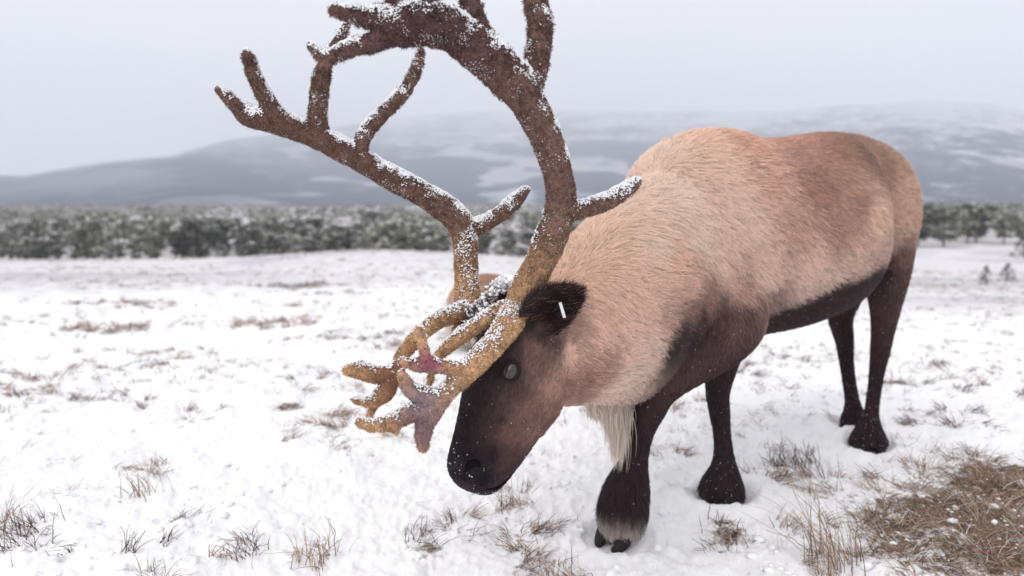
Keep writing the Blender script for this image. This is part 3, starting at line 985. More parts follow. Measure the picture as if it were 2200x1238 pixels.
    # coat colours: seen places on the near side, carried round the body
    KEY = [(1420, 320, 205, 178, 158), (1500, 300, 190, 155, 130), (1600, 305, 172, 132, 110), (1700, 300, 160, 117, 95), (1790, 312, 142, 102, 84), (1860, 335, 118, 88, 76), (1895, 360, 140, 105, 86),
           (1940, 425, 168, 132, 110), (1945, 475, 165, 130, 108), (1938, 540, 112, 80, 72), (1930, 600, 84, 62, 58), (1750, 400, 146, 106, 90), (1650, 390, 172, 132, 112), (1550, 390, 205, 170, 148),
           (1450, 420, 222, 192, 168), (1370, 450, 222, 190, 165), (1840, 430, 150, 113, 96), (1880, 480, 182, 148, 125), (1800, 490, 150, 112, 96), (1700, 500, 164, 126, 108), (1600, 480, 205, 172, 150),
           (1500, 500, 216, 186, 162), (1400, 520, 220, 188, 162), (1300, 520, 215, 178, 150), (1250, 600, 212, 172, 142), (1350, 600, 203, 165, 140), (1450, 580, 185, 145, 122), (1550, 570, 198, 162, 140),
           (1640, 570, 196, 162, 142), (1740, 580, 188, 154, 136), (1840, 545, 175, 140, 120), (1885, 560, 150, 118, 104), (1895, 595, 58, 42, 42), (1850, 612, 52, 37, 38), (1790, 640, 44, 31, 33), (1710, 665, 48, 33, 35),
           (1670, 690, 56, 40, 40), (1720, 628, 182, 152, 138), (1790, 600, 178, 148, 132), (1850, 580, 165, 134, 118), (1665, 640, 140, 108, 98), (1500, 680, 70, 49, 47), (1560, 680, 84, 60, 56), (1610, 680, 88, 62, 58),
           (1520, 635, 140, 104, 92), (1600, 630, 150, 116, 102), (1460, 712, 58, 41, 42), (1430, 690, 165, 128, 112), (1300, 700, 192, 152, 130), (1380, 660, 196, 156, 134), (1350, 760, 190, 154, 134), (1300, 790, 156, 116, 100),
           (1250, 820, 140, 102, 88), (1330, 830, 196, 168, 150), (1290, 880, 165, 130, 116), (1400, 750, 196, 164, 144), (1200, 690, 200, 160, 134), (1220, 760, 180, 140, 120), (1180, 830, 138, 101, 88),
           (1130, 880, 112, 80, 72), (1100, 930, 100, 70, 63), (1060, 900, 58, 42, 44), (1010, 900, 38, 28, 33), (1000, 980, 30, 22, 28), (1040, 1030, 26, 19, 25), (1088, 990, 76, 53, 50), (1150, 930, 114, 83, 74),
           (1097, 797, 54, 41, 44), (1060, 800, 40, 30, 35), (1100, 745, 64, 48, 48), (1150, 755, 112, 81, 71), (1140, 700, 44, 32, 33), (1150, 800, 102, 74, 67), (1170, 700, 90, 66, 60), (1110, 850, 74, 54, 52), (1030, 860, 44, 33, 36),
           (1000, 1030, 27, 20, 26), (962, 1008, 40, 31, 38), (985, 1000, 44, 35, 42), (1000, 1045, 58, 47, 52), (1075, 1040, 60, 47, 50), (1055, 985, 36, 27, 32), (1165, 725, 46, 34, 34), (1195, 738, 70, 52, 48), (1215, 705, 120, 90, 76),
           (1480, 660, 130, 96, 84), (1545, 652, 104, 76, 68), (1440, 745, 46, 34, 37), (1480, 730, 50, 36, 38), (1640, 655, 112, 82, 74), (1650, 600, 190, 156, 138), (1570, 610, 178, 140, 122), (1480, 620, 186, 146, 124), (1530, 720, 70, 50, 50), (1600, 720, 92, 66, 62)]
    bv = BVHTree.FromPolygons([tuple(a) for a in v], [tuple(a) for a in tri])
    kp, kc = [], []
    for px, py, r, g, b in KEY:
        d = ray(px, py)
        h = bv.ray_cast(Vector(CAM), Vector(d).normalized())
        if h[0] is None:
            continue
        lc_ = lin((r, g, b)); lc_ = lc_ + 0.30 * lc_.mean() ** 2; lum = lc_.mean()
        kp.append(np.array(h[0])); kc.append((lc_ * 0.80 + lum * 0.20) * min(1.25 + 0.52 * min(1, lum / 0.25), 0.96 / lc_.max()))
    kp, kc = np.array(kp), np.array(kc)
    # mirror across the trunk's plane for what lies behind
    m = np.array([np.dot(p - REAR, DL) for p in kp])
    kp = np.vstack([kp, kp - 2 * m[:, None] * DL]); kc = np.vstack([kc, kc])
    keep = np.ones(len(kp), bool)
    for i in range(len(m), len(kp)):
        if np.dot(kp[i] - REAR, DH) > 1.15: keep[i] = False
    kp, kc = kp[keep], kc[keep]

    STRIPE = []
    for px, py in [(1905, 560), (1880, 574), (1850, 590), (1800, 613), (1750, 634), (1700, 652), (1665, 668), (1630, 690)]:
        hh = bv.ray_cast(Vector(CAM), Vector(ray(px, py)).normalized())
        if hh[0] is not None:
            q_ = np.array(hh[0]); STRIPE.append((float((q_ - REAR) @ DH), float(q_[2])))
    STRIPE = np.array(sorted(STRIPE))

    def coat(p):
        c = idw(kp, kc, p)
        tg_ = np.empty(len(p)); dr = np.empty((len(p), 3)); ln = np.empty(len(p))
        for i, q_ in enumerate(p):
            _, k, _ = kd.find(q_)
            tg_[i], dr[i], ln[i] = ft[k], fd[k], fl[k]
        leg = (tg_ == 4)
        sa = np.array([np.dot(REAR, DH)])  # along the trunk
        zz = p[:, 2]
        dark = lin((56, 42, 46)); warm = lin((112, 84, 78))
        f = (1 - sstep(0.48, 0.66, zz))
        n_ = vnoise(p[:, 0] * 14, p[:, 1] * 14, p[:, 2] * 9, seed=4)
        lc = dark[None] + (warm - dark)[None] * (n_ * 0.7 * sstep(0.25, 0.5, zz))[:, None]
        w = np.where(leg, 1 - sstep(0.44, 0.56, zz), 0)[:, None]
        c = c * (1 - w) + lc * w
        # pale hair round the hooves of the front foot
        fx, fy, _, _ = HOOVES['fl']
        near = np.exp(-(np.hypot(p[:, 0] - fx, p[:, 1] - fy) / 0.10) ** 2) * (1 - sstep(0.045, 0.095, zz))
        c = c * (1 - 0.8 * near[:, None]) + lin((225, 212, 202)) * 0.8 * near[:, None]
        # the dark stripe low along the flank, same on both sides
        sx = (p - REAR) @ DH
        tr = (tg_ == 1) | (tg_ == 5)
        st = np.interp(sx, STRIPE[:, 0], STRIPE[:, 1]) + 0.035 * (vnoise(p[:, 0] * 22, p[:, 1] * 22, p[:, 2] * 22, seed=6) - 0.5)
        wb = (np.where(tr, (1 - sstep(-0.022, 0.014, zz - st)), 0) * (1 - sstep(0.98, 1.12, sx)))[:, None]
        c = c * (1 - wb) + lin((62, 45, 46)) * wb
        # pale line just above it
        wl = (np.where(tr, np.exp(-((zz - st - 0.05) / 0.035) ** 2), 0) * 0.35 * (1 - sstep(0.65, 0.85, sx)))[:, None]
        c = c * (1 - wl) + lin((225, 200, 184)) * wl
        return c, tg_, dr, ln

    cv, _, _, _ = coat(v)
    set_tint(me, cv * 0.86)
    me.transform(Matrix.Translation(-root.location))
    me.materials.append(M_SKIN)
    me.polygons.foreach_set('use_smooth', np.ones(len(me.polygons), bool))
    body = mobj('body', me, root)

    # ---- fur
    cnt = 370000
    wt = np.full(len(v), 1.0)
    p, n, tt, bk = sample(v, nn, tri, cnt, rg)
    c, tg_, dr, ln = coat(p)
    # smooth the hair flow a little with noise
    wv = np.stack([vnoise(p[:, 0] * 6, p[:, 1] * 6, p[:, 2] * 6, seed=s) - 0.5 for s in (1, 2, 3)], -1)
    dr = nrm(dr + wv * 0.75)
    dt = nrm(dr - n * (dr * n).sum(1, keepdims=True))
    lift = np.where(tg_ == 3, 0.28, np.where(tg_ == 4, 0.30, 0.36)) * rg.uniform(0.7, 1.4, cnt)
    ln = ln * rg.uniform(0.65, 1.25, cnt)
    # clumps
    ncl = 26000
    ci = rg.choice(cnt, ncl, replace=False)
    kc2 = kdtree.KDTree(ncl)
    for i, k in enumerate(ci):
        kc2.insert(p[k], i)
    kc2.balance()
    own = np.array([kc2.find(q_)[1] for q_ in p])
    K = 5
    t = np.linspace(0, 1, K)[None, :, None]
    hv = dt[:, None] * np.cos(lift)[:, None, None] * t + n[:, None] * (np.sin(lift)[:, None, None] * (t - 0.45 * t * t))
    pts = p[:, None] + ln[:, None, None] * hv
    tips = pts[ci[own]]
    pts = pts + (tips - pts) * (0.46 * t ** 1.5) * (np.linalg.norm(p - p[ci[own]], axis=1) < 0.03)[:, None, None]
    pts = pts + rg.normal(0, 1, (cnt, K, 3)) * (0.05 * ln)[:, None, None] * t
    lv = np.where(tg_ == 4, 0.55, np.where(tg_ == 3, 0.38, 0.22))[:, None]
    var = (1 + lv * rg.uniform(-1, 1.15, (cnt, 1))) * (0.82 + 0.36 * rg.uniform(0, 1, ncl)[own])[:, None]
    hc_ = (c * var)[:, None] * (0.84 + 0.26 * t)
    rad = (np.where(tg_ <= 2, 0.00055, 0.00042))[:, None] * np.array([1, 0.95, 0.8, 0.55, 0.2])[None]
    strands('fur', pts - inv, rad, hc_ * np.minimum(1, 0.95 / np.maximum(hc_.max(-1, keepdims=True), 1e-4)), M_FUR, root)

    # ---- pale throat mane hanging below the neck
    mp, mr = [], []
    for _ in range(5200):
        u = rg.uniform()
        px = 1268 + 92 * u + rg.normal(0, 6)
        y = 1.80 + 0.22 * u + rg.normal(0, 0.03)
        py = 868 + 12 * u + rg.uniform(-45, 10)
        a = P(px, py, y)
        Lh = (0.035 + 0.125 * math.exp(-((u - 0.68) / 0.24) ** 2)) * rg.uniform(0.6, 1.1)
        dirv = np.array([0.10 * (0.7 - u) + rg.normal(0, 0.04), rg.normal(0, 0.05), -1.0])
        tq = np.linspace(0, 1, 5)[:, None]
        mp.append(a + Lh * (tq * dirv) + np.array([0.012, -0.01, 0]) * np.sin(tq * 2.5) * rg.normal(0.3, 0.5))
    mp = np.array(mp)
    mc = np.array([lin((222, 206, 192))]) * rg.uniform(0.75, 1.1, (len(mp), 1))
    strands('throat_mane', mp - inv, np.tile(np.array([0.0007, 0.0007, 0.0006, 0.0004, 0.0001]), (len(mp), 1)), np.clip(np.repeat(mc[:, None], 5, 1), 0, 0.95), M_FUR, root)

    # ---- hooves: two toes and two dew claws each
    M_DEW = plain_mat('dew_claw', (0.20, 0.16, 0.14), 0.6, 0.3, 0.3, 60)
    toe_dir = {'fl': nrm(DH + DL * 0.15), 'fr': nrm(DH * 1 + DL * 0.3), 'rl': nrm(DH * 0.8 + DL * 0.6), 'rr': nrm(DH)}
    for key, (hx, hy, hr, hz) in HOOVES.items():
        f = toe_dir[key]; s_ = np.array([-f[1], f[0], 0])
        base = np.array([hx, hy, hz])
        for sg in (-1, 1):
            c0 = base + s_ * sg * 0.020 + f * 0.002
            path = [c0 + ZUP * 0.062 - f * 0.01, c0 + ZUP * 0.045 + f * 0.008 + s_ * sg * 0.006, c0 + ZUP * 0.024 + f * 0.026 + s_ * sg * 0.010, c0 + ZUP * 0.010 + f * 0.048 + s_ * sg * 0.008, c0 + ZUP * 0.008 + f * 0.062]
            vv, q, t3 = tube(catmull(path, 3), np.array([(a, b) for a, b in zip(np.interp(np.linspace(0, 4, 13), range(5), [0.018, 0.0245, 0.023, 0.015, 0.006]), np.interp(np.linspace(0, 4, 13), range(5), [0.020, 0.026, 0.022, 0.013, 0.006]))]), 12)
            mobj('hoof', mesh_np('hoof', vv - inv, quads=q, tris=t3, mat=M_HOOF), root)
            d0 = base - f * 0.042 + s_ * sg * 0.024 + ZUP * 0.052
            vv, q, t3 = tube(catmull([d0 + ZUP * 0.02 + f * 0.012, d0, d0 - ZUP * 0.018 - f * 0.01], 3), np.interp(np.linspace(0, 2, 7), range(3), [0.008, 0.010, 0.004]), 10)
            mobj('dew_claw', mesh_np('dew_claw', vv - inv, quads=q, tris=t3, mat=M_DEW), root)

    # ---- eye on the near side and the far side
    h = bv.ray_cast(Vector(CAM), Vector(ray(1097, 797)).normalized())
    ep, en = np.array(h[0]), np.array(h[1])
    if np.dot(en, CAM - ep) < 0: en = -en
    M_EYE, te, be = new_mat('eyeball')
    be.inputs['Base Color'].default_value = (0.03, 0.016, 0.014, 1)
    be.inputs['Roughness'].default_value = 0.12
    be.inputs['Coat Weight'].default_value = 0.25
    be.inputs['Coat Roughness'].default_value = 0.03
    be.inputs['Specular IOR Level'].default_value = 0.6
    M_LID = plain_mat('eyelid', (0.022, 0.016, 0.018), 0.8, 0.1, 0.25, 120)
    hmid = P(1105, 800, 1.545)
    for sg in (1, -1):
        q0, qn = (ep, en) if sg == 1 else (ep - 2 * np.dot(ep - hmid, hlat) * hlat, en - 2 * np.dot(en, hlat) * hlat)
        ax1 = nrm(hax - qn * np.dot(hax, qn)); ax2 = np.cross(qn, ax1)
        lo = 0.018
        vv = []
        th, ph = np.meshgrid(np.linspace(0.02, math.pi - 0.02, 14), np.linspace(0, 2 * math.pi, 24, endpoint=False))
        vv = q0 + qn * 0.002 + lo * (np.cos(th)[..., None] * qn * 0.72 + np.sin(th)[..., None] * (np.cos(ph)[..., None] * ax1 * 1.05 + np.sin(ph)[..., None] * ax2 * 0.86))
        na, nb_ = vv.shape[:2]
        i = np.arange(na)[:, None]; j = np.arange(nb_ - 1)[None]
        q = np.stack([i * nb_ + j, ((i + 1) % na) * nb_ + j, ((i + 1) % na) * nb_ + j + 1, i * nb_ + j + 1], -1).reshape(-1, 4)
        eye = mobj('eye', mesh_np('eye', vv.reshape(-1, 3) - inv, quads=q, mat=M_EYE), root)
        a = np.linspace(0, 2 * math.pi, 33)
        ring = q0 + qn * 0.0058 + ax1 * (np.cos(a) * 0.0172)[:, None] + ax2 * (np.sin(a) * 0.0135)[:, None]
        vv, q, t3 = tube(ring, np.full(33, 0.0045) + 0.0012 * np.sin(a), 8)
        mobj('eyelid', mesh_np('eyelid', vv - inv, quads=q, tris=t3, mat=M_LID), eye)
    # nostril and mouth line: near-black tubes that paint the shade in the openings
    M_OPENING = plain_mat('opening_shade', (0.008, 0.006, 0.007), 0.9, 0.03, 0.3, 200)
    def on_skin(px, py, lift_=-0.001):
        hh = bv.ray_cast(Vector(CAM), Vector(ray(px, py)).normalized())
        return None if hh[0] is None else np.array(hh[0]) + nrm(CAM - np.array(hh[0])) * lift_
    def shade_tube(name, pts, r):
        q_ = [on_skin(*a, 0.002 if name == 'mouth' else -0.001) for a in pts]
        q_ = [a for a in q_ if a is not None]
        if len(q_) < 2: return
        cc = catmull(q_, 4)
        rr = r * np.sin(np.linspace(0.25, math.pi - 0.25, len(cc)))
        vv, qq, t3 = tube(cc, rr, 8)
        mobj(name, mesh_np(name, vv - inv, quads=qq, tris=t3, mat=M_OPENING), root)
    shade_tube('nostril', [(1000, 1018), (1008, 1000), (1022, 994), (1032, 1004)], 0.008)
    shade_tube('mouth', [(1102, 1016), (1090, 1034), (1072, 1046), (1045, 1053)], 0.0035)

    # ---- ears
    def ear(base, tip, face, w, sg):
        ax = tip - base; Ln = np.linalg.norm(ax); ax = ax / Ln
        fc = nrm(face - ax * np.dot(face, ax)); sd = np.cross(ax, fc)
        nu, nv_ = 16, 13
        outv = []
        for layer in (0, 1):
            for u in np.linspace(0, 1, nu):
                wid = w * (math.sin(math.pi * (0.16 + 0.84 * u) ** 0.85) ** 0.72 if u < 1 else 0.0) + 0.003
                for vv in np.linspace(-1, 1, nv_):
                    cup = (1 - vv * vv) * wid * (0.62 - 0.25 * u)
                    thick = 0.004 * layer * (1 - 0.5 * abs(vv))
                    outv.append(base + ax * Ln * u + sd * vv * wid - fc * (cup + thick) + fc * 0.012 * u * u)
        outv = np.array(outv)
        i = np.arange(nu - 1)[:, None] * nv_; j = np.arange(nv_ - 1)[None]
        qa = np.stack([i + j, i + j + 1, i + nv_ + j + 1, i + nv_ + j], -1).reshape(-1, 4)
        o2 = nu * nv_
        edge = []
        for i_ in range(nu - 1):
            for e in (0, nv_ - 1):
                edge.append((i_ * nv_ + e, (i_ + 1) * nv_ + e, o2 + (i_ + 1) * nv_ + e, o2 + i_ * nv_ + e))
        for j_ in range(nv_ - 1):
            e = (nu - 1) * nv_
            edge.append((e + j_, e + j_ + 1, o2 + e + j_ + 1, o2 + e + j_))
        q = np.vstack([qa, qa[:, ::-1] + o2, np.array(edge)])
        colr = np.repeat(lin((46, 33, 33))[None], len(outv), 0)
        em = mesh_np('ear', outv - inv, quads=q, mat=M_SKIN, col=colr)
        eo = mobj('ear', em, root)
        v2, n2, t2 = mesh_arrays(em)
        nh = 7000
        pp, nn2, _, _ = sample(v2, n2, t2, nh, rg)
        cen = base + ax * Ln * 0.5 - inv
        sidec = np.where(((pp - cen) @ fc + 0.012) > 0, 1, -1)
        dirn = nrm(ax + nn2 * 0.35 + rg.normal(0, 0.22, (nh, 3)))
        Lh = rg.uniform(0.010, 0.022, nh) * (1 + 0.9 * (1 - np.clip(((pp + inv - base) @ ax) / Ln, 0, 1)))
        tq = np.linspace(0, 1, 4)[None, :, None]
        hp = pp[:, None] + dirn[:, None] * Lh[:, None, None] * tq
        br = rg.uniform(0, 1, nh)
        cc = np.where((br > 0.93)[:, None], lin((150, 118, 102)), lin((44, 31, 32)) * rg.uniform(0.6, 1.6, (nh, 1)))
        fo = strands('ear_fur', hp, np.tile(np.array([0.0005, 0.00045, 0.0003, 0.0001]), (nh, 1)), np.clip(np.repeat(cc[:, None], 4, 1), 0, 1), M_FUR, eo)
        return eo, base, ax, Ln, fc, sd
    ear_b, ear_t = P(1138, 708, 1.468), P(1243, 622, 1.475)
    eo, b0, ax, Ln, fc, sd = ear(ear_b, ear_t, np.array([0.25, -0.80, -0.45]), 0.052, 1)
    mirror = lambda q_: q_ - 2 * np.dot(q_ - hmid, hlat) * hlat
    mf = np.array([0.25, -0.80, -0.45]); mf = mf - 2 * np.dot(mf, hlat) * hlat
    ear(mirror(ear_b) + np.array([0, 0, -0.02]), mirror(ear_t) + np.array([-0.03, 0.02, -0.09]), mf, 0.040, -1)
    M_TAG = plain_mat('ear_tag', (0.72, 0.72, 0.74), 0.4, 0.4, 0.12, 150)
    ta, tb = P(1203, 650, 1.448), P(1213, 683, 1.440)
    vv, q, t3 = tube(np.stack([ta, ta * 0.5 + tb * 0.5, tb]), np.array([(0.0016, 0.0030)] * 3), 8)
    mobj('ear_tag', mesh_np('ear_tag', vv - inv, quads=q, tris=t3, mat=M_TAG), eo)

    # ---- antlers
    def antler(paths, seed, raw):
        parts = []
        for path in paths:
            a = np.array(path, float)
            w = np.array([P(x, y, d) for x, y, d, r in a])
            rr = a[:, 3] / FPX * a[:, 2]
            al = catmull(np.hstack([w, rr[:, None]]), 5)
            wob = 1 + 0.16 * (vnoise(al[:, 0] * 40, al[:, 1] * 40, al[:, 2] * 40, seed=seed) - 0.5)
            r_ = np.maximum(al[:, 3] * wob, 0.0035)
            # rounded ends
            parts.append(tube(al[:, :3], r_, 14))
            e = al[-1, :3]
            d = nrm(al[-1, :3] - al[-2, :3])
            parts.append(tube(np.stack([e - d * 0.001, e + d * r_[-1] * 0.5, e + d * r_[-1] * 0.85]), np.array([1.0, 0.8, 0.3]) * r_[-1], 14))
        vv, q, t3 = merge(parts)
        am = fuse_mesh('antler', vv, q, t3, 0.0036, smooth=5)
        v2, n2, t2 = mesh_arrays(am)
        # knobbly velvet: push along the normal
        nz = fbm(v2[:, 0] * 70, v2[:, 1] * 70, v2[:, 2] * 70, seed=seed, oct=3, gain=0.6) - 0.5
        v2 = v2 + n2 * (nz * 0.006)[:, None]
        low = 1 - sstep(0.64, 0.90, v2[:, 2])
        tn = vnoise(v2[:, 0] * 55, v2[:, 1] * 55, v2[:, 2] * 55, seed=seed + 7)
        c_hi, c_lo = lin((124, 98, 89)), lin((192, 156, 120))
        cc = c_hi + (c_lo - c_hi) * low[:, None]
        fine_ = vnoise(v2[:, 0] * 190, v2[:, 1] * 190, v2[:, 2] * 190, seed=seed + 9)
        cc = cc * (0.35 + 0.55 * tn + 0.75 * fine_)[:, None]
        for (x, y, d, rad_, cr) in raw:
            w = np.exp(-(np.linalg.norm(v2 - P(x, y, d), axis=1) / rad_) ** 2)[:, None]
            cc = cc * (1 - w) + lin(cr) * w
        am.vertices.foreach_set('co', (v2 - inv).astype(np.float32).ravel())
        am.update()
        set_tint(am, cc)
        am.materials.append(M_VELVET)
        am.polygons.foreach_set('use_smooth', np.ones(len(am.polygons), bool))
        ao = mobj('antler', am, root)
        # short velvet nap
        nh = 90000
        pp, nn2, tt2, kk = sample(v2, n2, t2, nh, rg)
        ch = (cc[tt2] * kk[..., None]).sum(1)
        dn = nrm(nn2 + rg.normal(0, 0.45, (nh, 3)))
        rag = sstep(0.95, 1.25, pp[:, 2])
        tuf = sstep(0.5, 0.7, vnoise(pp[:, 0] * 110, pp[:, 1] * 110, pp[:, 2] * 110, seed=seed + 31))
        Lh = rg.uniform(0.0020, 0.0048, nh) * (1 + 1.2 * rag * tuf)
        tq = np.linspace(0, 1, 3)[None, :, None]
        hp = pp[:, None] + dn[:, None] * Lh[:, None, None] * tq
        hcol = (ch * rg.uniform(0.4, 1.9, (nh, 1)) * (1 - 0.35 * rag * tuf)[:, None])[:, None] * (0.75 + 0.5 * tq)
        bald = np.zeros(nh)
        for (x, y, d, rad_, cr) in [q for q in raw if q[3] < 0.06]:
            bald = np.maximum(bald, 0.75 * np.exp(-(np.linalg.norm(pp - P(x, y, d), axis=1) / rad_) ** 2))
        kp_ = bald < rg.uniform(0.2, 1, nh)
        strands('velvet', (hp - inv)[kp_], np.tile(np.array([0.00055, 0.0004, 0.00012]), (nh, 1))[kp_], np.clip(hcol, 0, 1)[kp_], M_FUR, ao)
        # snow caught on the upper sides
        ng = 190000
        pp, nn2, _, _ = sample(v2, n2, t2, ng, rg)
        ns_ = fbm(pp[:, 0] * 38, pp[:, 1] * 38, pp[:, 2] * 38, seed=seed + 20, oct=3, gain=0.65)
        lie = sstep(0.05, 0.75, nn2[:, 2] * 0.9 + (ns_ - 0.5) * 1.7)
        hi = sstep(0.62, 1.15, pp[:, 2])
        prob = lie ** 1.2 * (0.16 + 0.75 * hi + 0.35 * (nn2[:, 2] > 0.6)) + 0.24 * hi * sstep(0.5, 0.66, ns_)
        kp_ = rg.uniform(0, 1, ng) < prob * 0.42
        pg, ngm, lg = pp[kp_], nn2[kp_], lie[kp_]
        size = rg.uniform(0.0005, 0.0016, len(pg)) * (0.7 + 0.8 * lg)
        grains('snow', pg + ngm * (0.0022 + 0.002 * lg[:, None]) - inv, size, ao, rg)
        return ao
    near = [
        [(1098, 705, 1.53, 26), (1120, 645, 1.51, 31), (1150, 585, 1.49, 33), (1180, 520, 1.46, 32), (1202, 455, 1.44, 32), (1204, 400, 1.43, 30), (1187, 335, 1.41, 30), (1162, 272, 1.40, 32), (1130, 212, 1.385, 37), (1085, 160, 1.37, 42),
         (1030, 108, 1.355, 44), (970, 66, 1.34, 42), (905, 48, 1.33, 44), (850, 48, 1.325, 36), (795, 40, 1.32, 22), (750, 30, 1.315, 15), (716, 24, 1.31, 11)],
        [(905, 62, 1.33, 34), (850, 74, 1.325, 24), (800, 90, 1.32, 19), (745, 110, 1.315, 16), (695, 132, 1.31, 11)],
        [(870, 50, 1.33, 30), (858, 5, 1.325, 28), (845, -45, 1.32, 24), (820, -90, 1.32, 14)],
        [(930, 50, 1.335, 30), (912, 0, 1.33, 24), (905, -50, 1.33, 12)],
        [(1035, 95, 1.355, 36), (1018, 45, 1.35, 24), (1010, 0, 1.35, 20), (1000, -55, 1.345, 12)],
        [(1128, 215, 1.385, 30), (1142, 170, 1.39, 26), (1156, 115, 1.395, 24), (1160, 65, 1.40, 24), (1154, 15, 1.405, 23), (1142, -40, 1.41, 20), (1120, -95, 1.415, 12)],
        [(1210, 460, 1.44, 20), (1250, 450, 1.465, 18), (1298, 436, 1.50, 17), (1338, 414, 1.53, 15), (1368, 392, 1.55, 10)],
        [(1112, 668, 1.50, 30), (1078, 720, 1.455, 26), (1040, 762, 1.42, 26), (1000, 802, 1.40, 23), (968, 836, 1.39, 20), (938, 866, 1.385, 24), (918, 900, 1.38, 22), (909, 935, 1.38, 19), (909, 962, 1.38, 13)],
        [(935, 858, 1.385, 22), (900, 850, 1.375, 19), (880, 838, 1.37, 15), (868, 815, 1.365, 12), (864, 803, 1.365, 10)],
        [(930, 880, 1.385, 20), (895, 888, 1.37, 17), (872, 884, 1.36, 13)],
        [(930, 885, 1.395, 16), (880, 892, 1.40, 18), (840, 908, 1.405, 17), (800, 916, 1.41, 12), (772, 908, 1.41, 9)], [(845, 908, 1.405, 12), (852, 932, 1.405, 6)],
        [(1000, 795, 1.40, 16), (955, 790, 1.385, 15), (920, 784, 1.375, 17), (890, 786, 1.37, 13), (865, 778, 1.365, 8)], [(918, 785, 1.375, 15), (910, 750, 1.37, 11), (903, 720, 1.37, 9), (898, 705, 1.365, 6)],
        [(1085, 660, 1.51, 16), (1035, 692, 1.49, 16), (985, 728, 1.47, 14), (940, 768, 1.455, 11), (925, 815, 1.45, 8), (918, 840, 1.45, 5)],
    ]
    far = [
        [(1045, 715, 1.60, 20), (1012, 676, 1.62, 28), (1004, 640, 1.64, 26), (1001, 580, 1.67, 24), (1000, 525, 1.70, 25), (988, 482, 1.71, 28), (958, 450, 1.72, 26), (900, 414, 1.72, 25), (840, 383, 1.72, 24), (785, 350, 1.72, 23), (735, 322, 1.71, 24),
         (680, 294, 1.70, 23), (630, 274, 1.70, 24), (580, 258, 1.69, 24), (540, 250, 1.69, 22), (510, 230, 1.68, 14), (487, 208, 1.68, 11), (469, 194, 1.68, 7)],
        [(600, 258, 1.69, 20), (570, 212, 1.68, 15), (547, 165, 1.67, 13), (530, 116, 1.66, 10)],
        [(682, 292, 1.70, 24), (683, 240, 1.69, 19), (688, 185, 1.68, 18), (697, 142, 1.67, 14), (722, 100, 1.66, 11), (744, 58, 1.655, 8)], [(697, 130, 1.67, 11), (667, 99, 1.665, 8)],
        [(768, 335, 1.715, 18), (785, 288, 1.72, 15), (828, 238, 1.74, 14), (868, 198, 1.755, 13), (893, 152, 1.765, 10), (905, 104, 1.77, 6)],
        [(1008, 495, 1.71, 20), (1050, 476, 1.74, 16), (1085, 452, 1.77, 15), (1114, 426, 1.79, 13), (1130, 410, 1.80, 8)],
        [(1005, 668, 1.615, 22), (952, 684, 1.58, 18), (905, 716, 1.55, 17), (870, 757, 1.53, 16), (848, 800, 1.51, 18), (835, 832, 1.505, 20), (812, 858, 1.50, 14), (785, 866, 1.495, 9), (752, 858, 1.49, 4)],
        [(848, 800, 1.51, 18), (805, 806, 1.50, 16), (772, 796, 1.495, 17), (744, 797, 1.49, 10)],
        [(820, 850, 1.51, 12), (800, 880, 1.52, 8), (790, 905, 1.525, 6)],
        [(1000, 680, 1.62, 18), (985, 705, 1.60, 10), (970, 738, 1.58, 8)],
    ]
    ao = antler(near, 11, [(870, 60, 1.285, 0.016, (190, 92, 104)), (878, 92, 1.29, 0.014, (160, 86, 90)), (920, 785, 1.36, 0.032, (140, 78, 98)), (900, 865, 1.37, 0.05, (138, 124, 130)), (912, 930, 1.37, 0.05, (128, 102, 104)), (900, 60, 1.33, 0.14, (100, 76, 76))])
    ao['label'] = 'near antler with a broad snowy palm cut by the top edge'
    ao2 = antler(far, 29, [(840, 820, 1.49, 0.05, (134, 96, 78)), (580, 240, 1.69, 0.16, (122, 96, 86))])
    ao2['label'] = 'far antler stretching left with forked tips'
    # snow on the crown between the antlers
    q_ = []
    for _ in range(900):
        u = rg.uniform()
        c0 = P(1085 - 75 * u + rg.normal(0, 9), 612 + 85 * u + rg.normal(0, 12), 1.575 + rg.normal(0, 0.012))
        q_.append(c0)
    # tuft of hair between the antlers that carries it
    hp = []
    for _ in range(2500):
        u = rg.uniform()
        a = P(1090 - 70 * u + rg.normal(0, 8), 655 + 65 * u + rg.normal(0, 8), 1.58 + rg.normal(0, 0.01))
        b = P(1080 - 72 * u + rg.normal(0, 12), 622 + 72 * u + rg.normal(0, 12), 1.57 + rg.normal(0, 0.015))
        tq = np.linspace(0, 1, 4)[:, None]
        hp.append(a + (b - a) * tq + np.array([-0.006, 0, 0]) * tq ** 2)
    hp = np.array(hp)
    cc = lin((88, 62, 56)) * rg.uniform(0.5, 1.5, (len(hp), 1))
    strands('forelock', hp - inv, np.tile(np.array([0.0006, 0.0006, 0.0004, 0.00015]), (len(hp), 1)), np.repeat(cc[:, None], 4, 1), M_FUR, root)
    grains('snow', np.array(q_) - inv, rg.uniform(0.002, 0.0065, len(q_)), root, rg)
    # loose flakes on the coat
    wsel = np.where(p[:, 2] < 0.62, 1.0, 0.15) + np.where((p[:, 2] < 0.16) & (p[:, 1] > 2.05), 3.5, 0) + np.where(np.linalg.norm(p - P(975, 1020, 1.47), axis=1) < 0.055, 7, 0) + np.where((p[:, 2] < P(1020, 1048, 1.49)[2]) & (p[:, 1] < 1.7), 40, 0)
    k = rg.choice(cnt, 1700, replace=False, p=wsel / wsel.sum())
    grains('snow_flakes', pts[k, 3] - inv, rg.uniform(0.0005, 0.0015, 1700), root, rg)
    return root


build_reindeer()


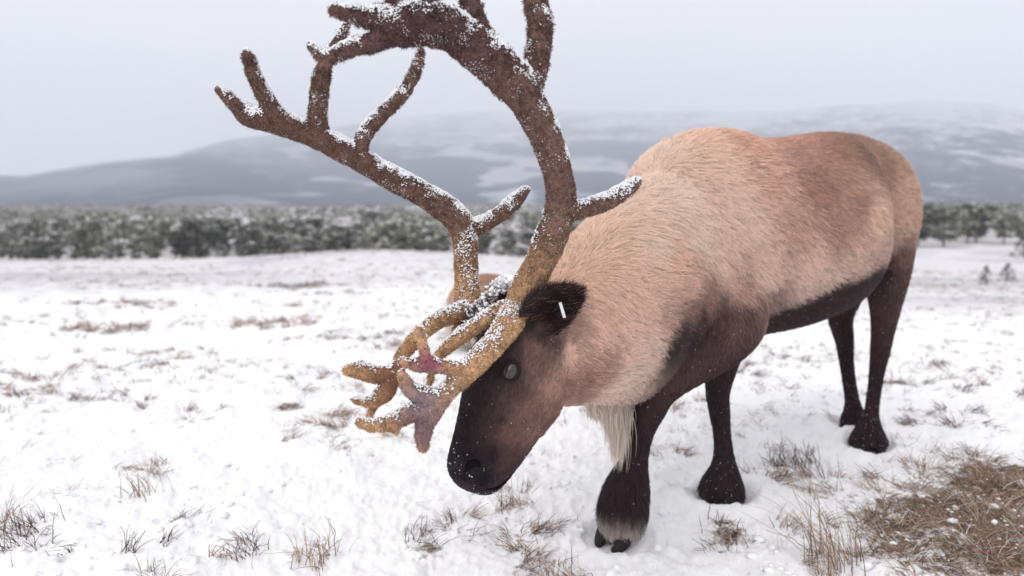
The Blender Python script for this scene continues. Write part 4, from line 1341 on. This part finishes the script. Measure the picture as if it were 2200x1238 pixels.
# ------------------------------------------------------------------ second animal, resting behind the antlers
def build_second():
    rg = np.random.default_rng(9)
    Y = 5.0
    b = P(1012, 735, Y)
    gz = float(ground_z(b[0], b[1] + 0.3))
    base = np.array([b[0], b[1], gz])
    root = empty('reindeer', tuple(base))
    inv = np.array(root.location)
    top = P(1010, 606, Y)[2] - gz - 0.012
    w = 64 / FPX * Y
    hd = nrm(np.array([0.10, 1.0, 0]))
    sd = np.array([hd[1], -hd[0], 0])
    F = Flesh()
    T = [(-0.06, 0.78, 0.25, 0.45), (0.02, 0.94, 0.06, 0.80), (0.14, 1.0, 0.0, 0.98), (0.35, 0.98, -0.02, 1.04), (0.6, 0.95, -0.02, 1.02), (0.82, 0.96, 0.0, 0.88), (0.98, 0.85, 0.08, 0.62), (1.06, 0.7, 0.2, 0.3)]
    F.loft([base + hd * s + ZUP * top * (a + c) / 2 for s, a, c, q in T], ZUP, [((a - c) / 2 * top, (a - c) / 2 * top, q * w, q * w) for s, a, c, q in T], -hd - ZUP * 0.4, 0.03, 1, seg=24, side=sd, power=2.2)
    n0 = base + hd * 0.9 + ZUP * top * 0.62
    N = [n0, n0 + hd * 0.16 + ZUP * 0.02 + sd * 0.03, n0 + hd * 0.30 + sd * 0.08 - ZUP * 0.03, n0 + hd * 0.42 + sd * 0.12 - ZUP * 0.10, n0 + hd * 0.50 + sd * 0.15 - ZUP * 0.16]
    F.loft(N, ZUP, [(0.13, 0.14, 0.10, 0.10), (0.11, 0.12, 0.08, 0.08), (0.085, 0.09, 0.065, 0.065), (0.06, 0.06, 0.045, 0.045), (0.03, 0.03, 0.03, 0.03)], -hd, 0.02, 2, seg=16, side=sd)
    for s_, sg in ((0.16, 1), (0.16, -1), (0.84, 1), (0.84, -1)):
        a = base + hd * s_ + sd * sg * w * 0.72
        F.loft([a + ZUP * 0.14, a + hd * 0.12 + ZUP * 0.07 + sd * sg * 0.02, a + hd * 0.26 + ZUP * 0.045, a + hd * 0.36 + ZUP * 0.035], ZUP, [(0.07,) * 4, (0.055,) * 4, (0.035,) * 4, (0.03,) * 4], hd, 0.012, 4, seg=12, side=sd)
    me = F.fuse('body', 0.014, 6)
    v, nn, tri = mesh_arrays(me)
    def cf(p):
        h = (p[:, 2] - gz) / top
        c = lin((222, 192, 172))[None] + (lin((244, 230, 218)) - lin((222, 192, 172)))[None] * (1 - sstep(0.4, 0.9, h))[:, None]
        return c * (0.85 + 0.3 * vnoise(p[:, 0] * 9, p[:, 1] * 9, p[:, 2] * 9, seed=2))[:, None]
    set_tint(me, cf(v) * 0.8)
    me.transform(Matrix.Translation(-root.location))
    me.materials.append(M_SKIN)
    me.polygons.foreach_set('use_smooth', np.ones(len(me.polygons), bool))
    mobj('body', me, root)
    kd, fd, fl, ft = F.field()
    n = 30000
    p, n_, _, _ = sample(v, nn, tri, n, rg)
    k = [kd.find(q)[1] for q in p]
    dr = fd[k]; ln = fl[k] * rg.uniform(0.7, 1.3, n)
    dt = nrm(dr - n_ * (dr * n_).sum(1, keepdims=True) + rg.normal(0, 0.2, (n, 3)))
    t = np.linspace(0, 1, 4)[None, :, None]
    pts = p[:, None] + ln[:, None, None] * (dt[:, None] * t * 0.9 + n_[:, None] * 0.5 * (t - 0.4 * t * t))
    c = (cf(p) * rg.uniform(0.75, 1.25, (n, 1)))[:, None] * (0.8 + 0.35 * t)
    strands('fur', pts - inv, np.tile(np.array([0.0013, 0.0012, 0.0009, 0.0003]), (n, 1)), np.clip(c, 0, 0.95), M_FUR, root)
    tag(root, 'pale tan reindeer resting behind, mostly hidden by the antlers of the other', 'reindeer')


build_second()

# ------------------------------------------------------------------ haze
def build_haze():
    x0, x1, y0, y1, z0, z1 = -17000, 17000, -17000, 17500, -140, 1400
    v = np.array([(x, y, z) for z in (z0, z1) for y in (y0, y1) for x in (x0, x1)], float)
    q = np.array([(0, 2, 3, 1), (4, 5, 7, 6), (0, 1, 5, 4), (2, 6, 7, 3), (0, 4, 6, 2), (1, 3, 7, 5)])
    m = bpy.data.materials.new('haze')
    m.use_nodes = True
    t = m.node_tree
    t.nodes.clear()
    o_ = t.nodes.new('ShaderNodeOutputMaterial')
    pv = t.nodes.new('ShaderNodeVolumePrincipled')
    pv.inputs['Color'].default_value = (0.86, 0.92, 1.0, 1)
    pv.inputs['Density'].default_value = 0.00030
    pv.inputs['Anisotropy'].default_value = 0.0
    t.links.new(pv.outputs[0], o_.inputs['Volume'])
    o = mobj('haze', mesh_np('haze', v, quads=q, mat=m, smooth=False))
    tag(o, 'pale winter mist veiling the hills', kind='stuff')


build_haze()
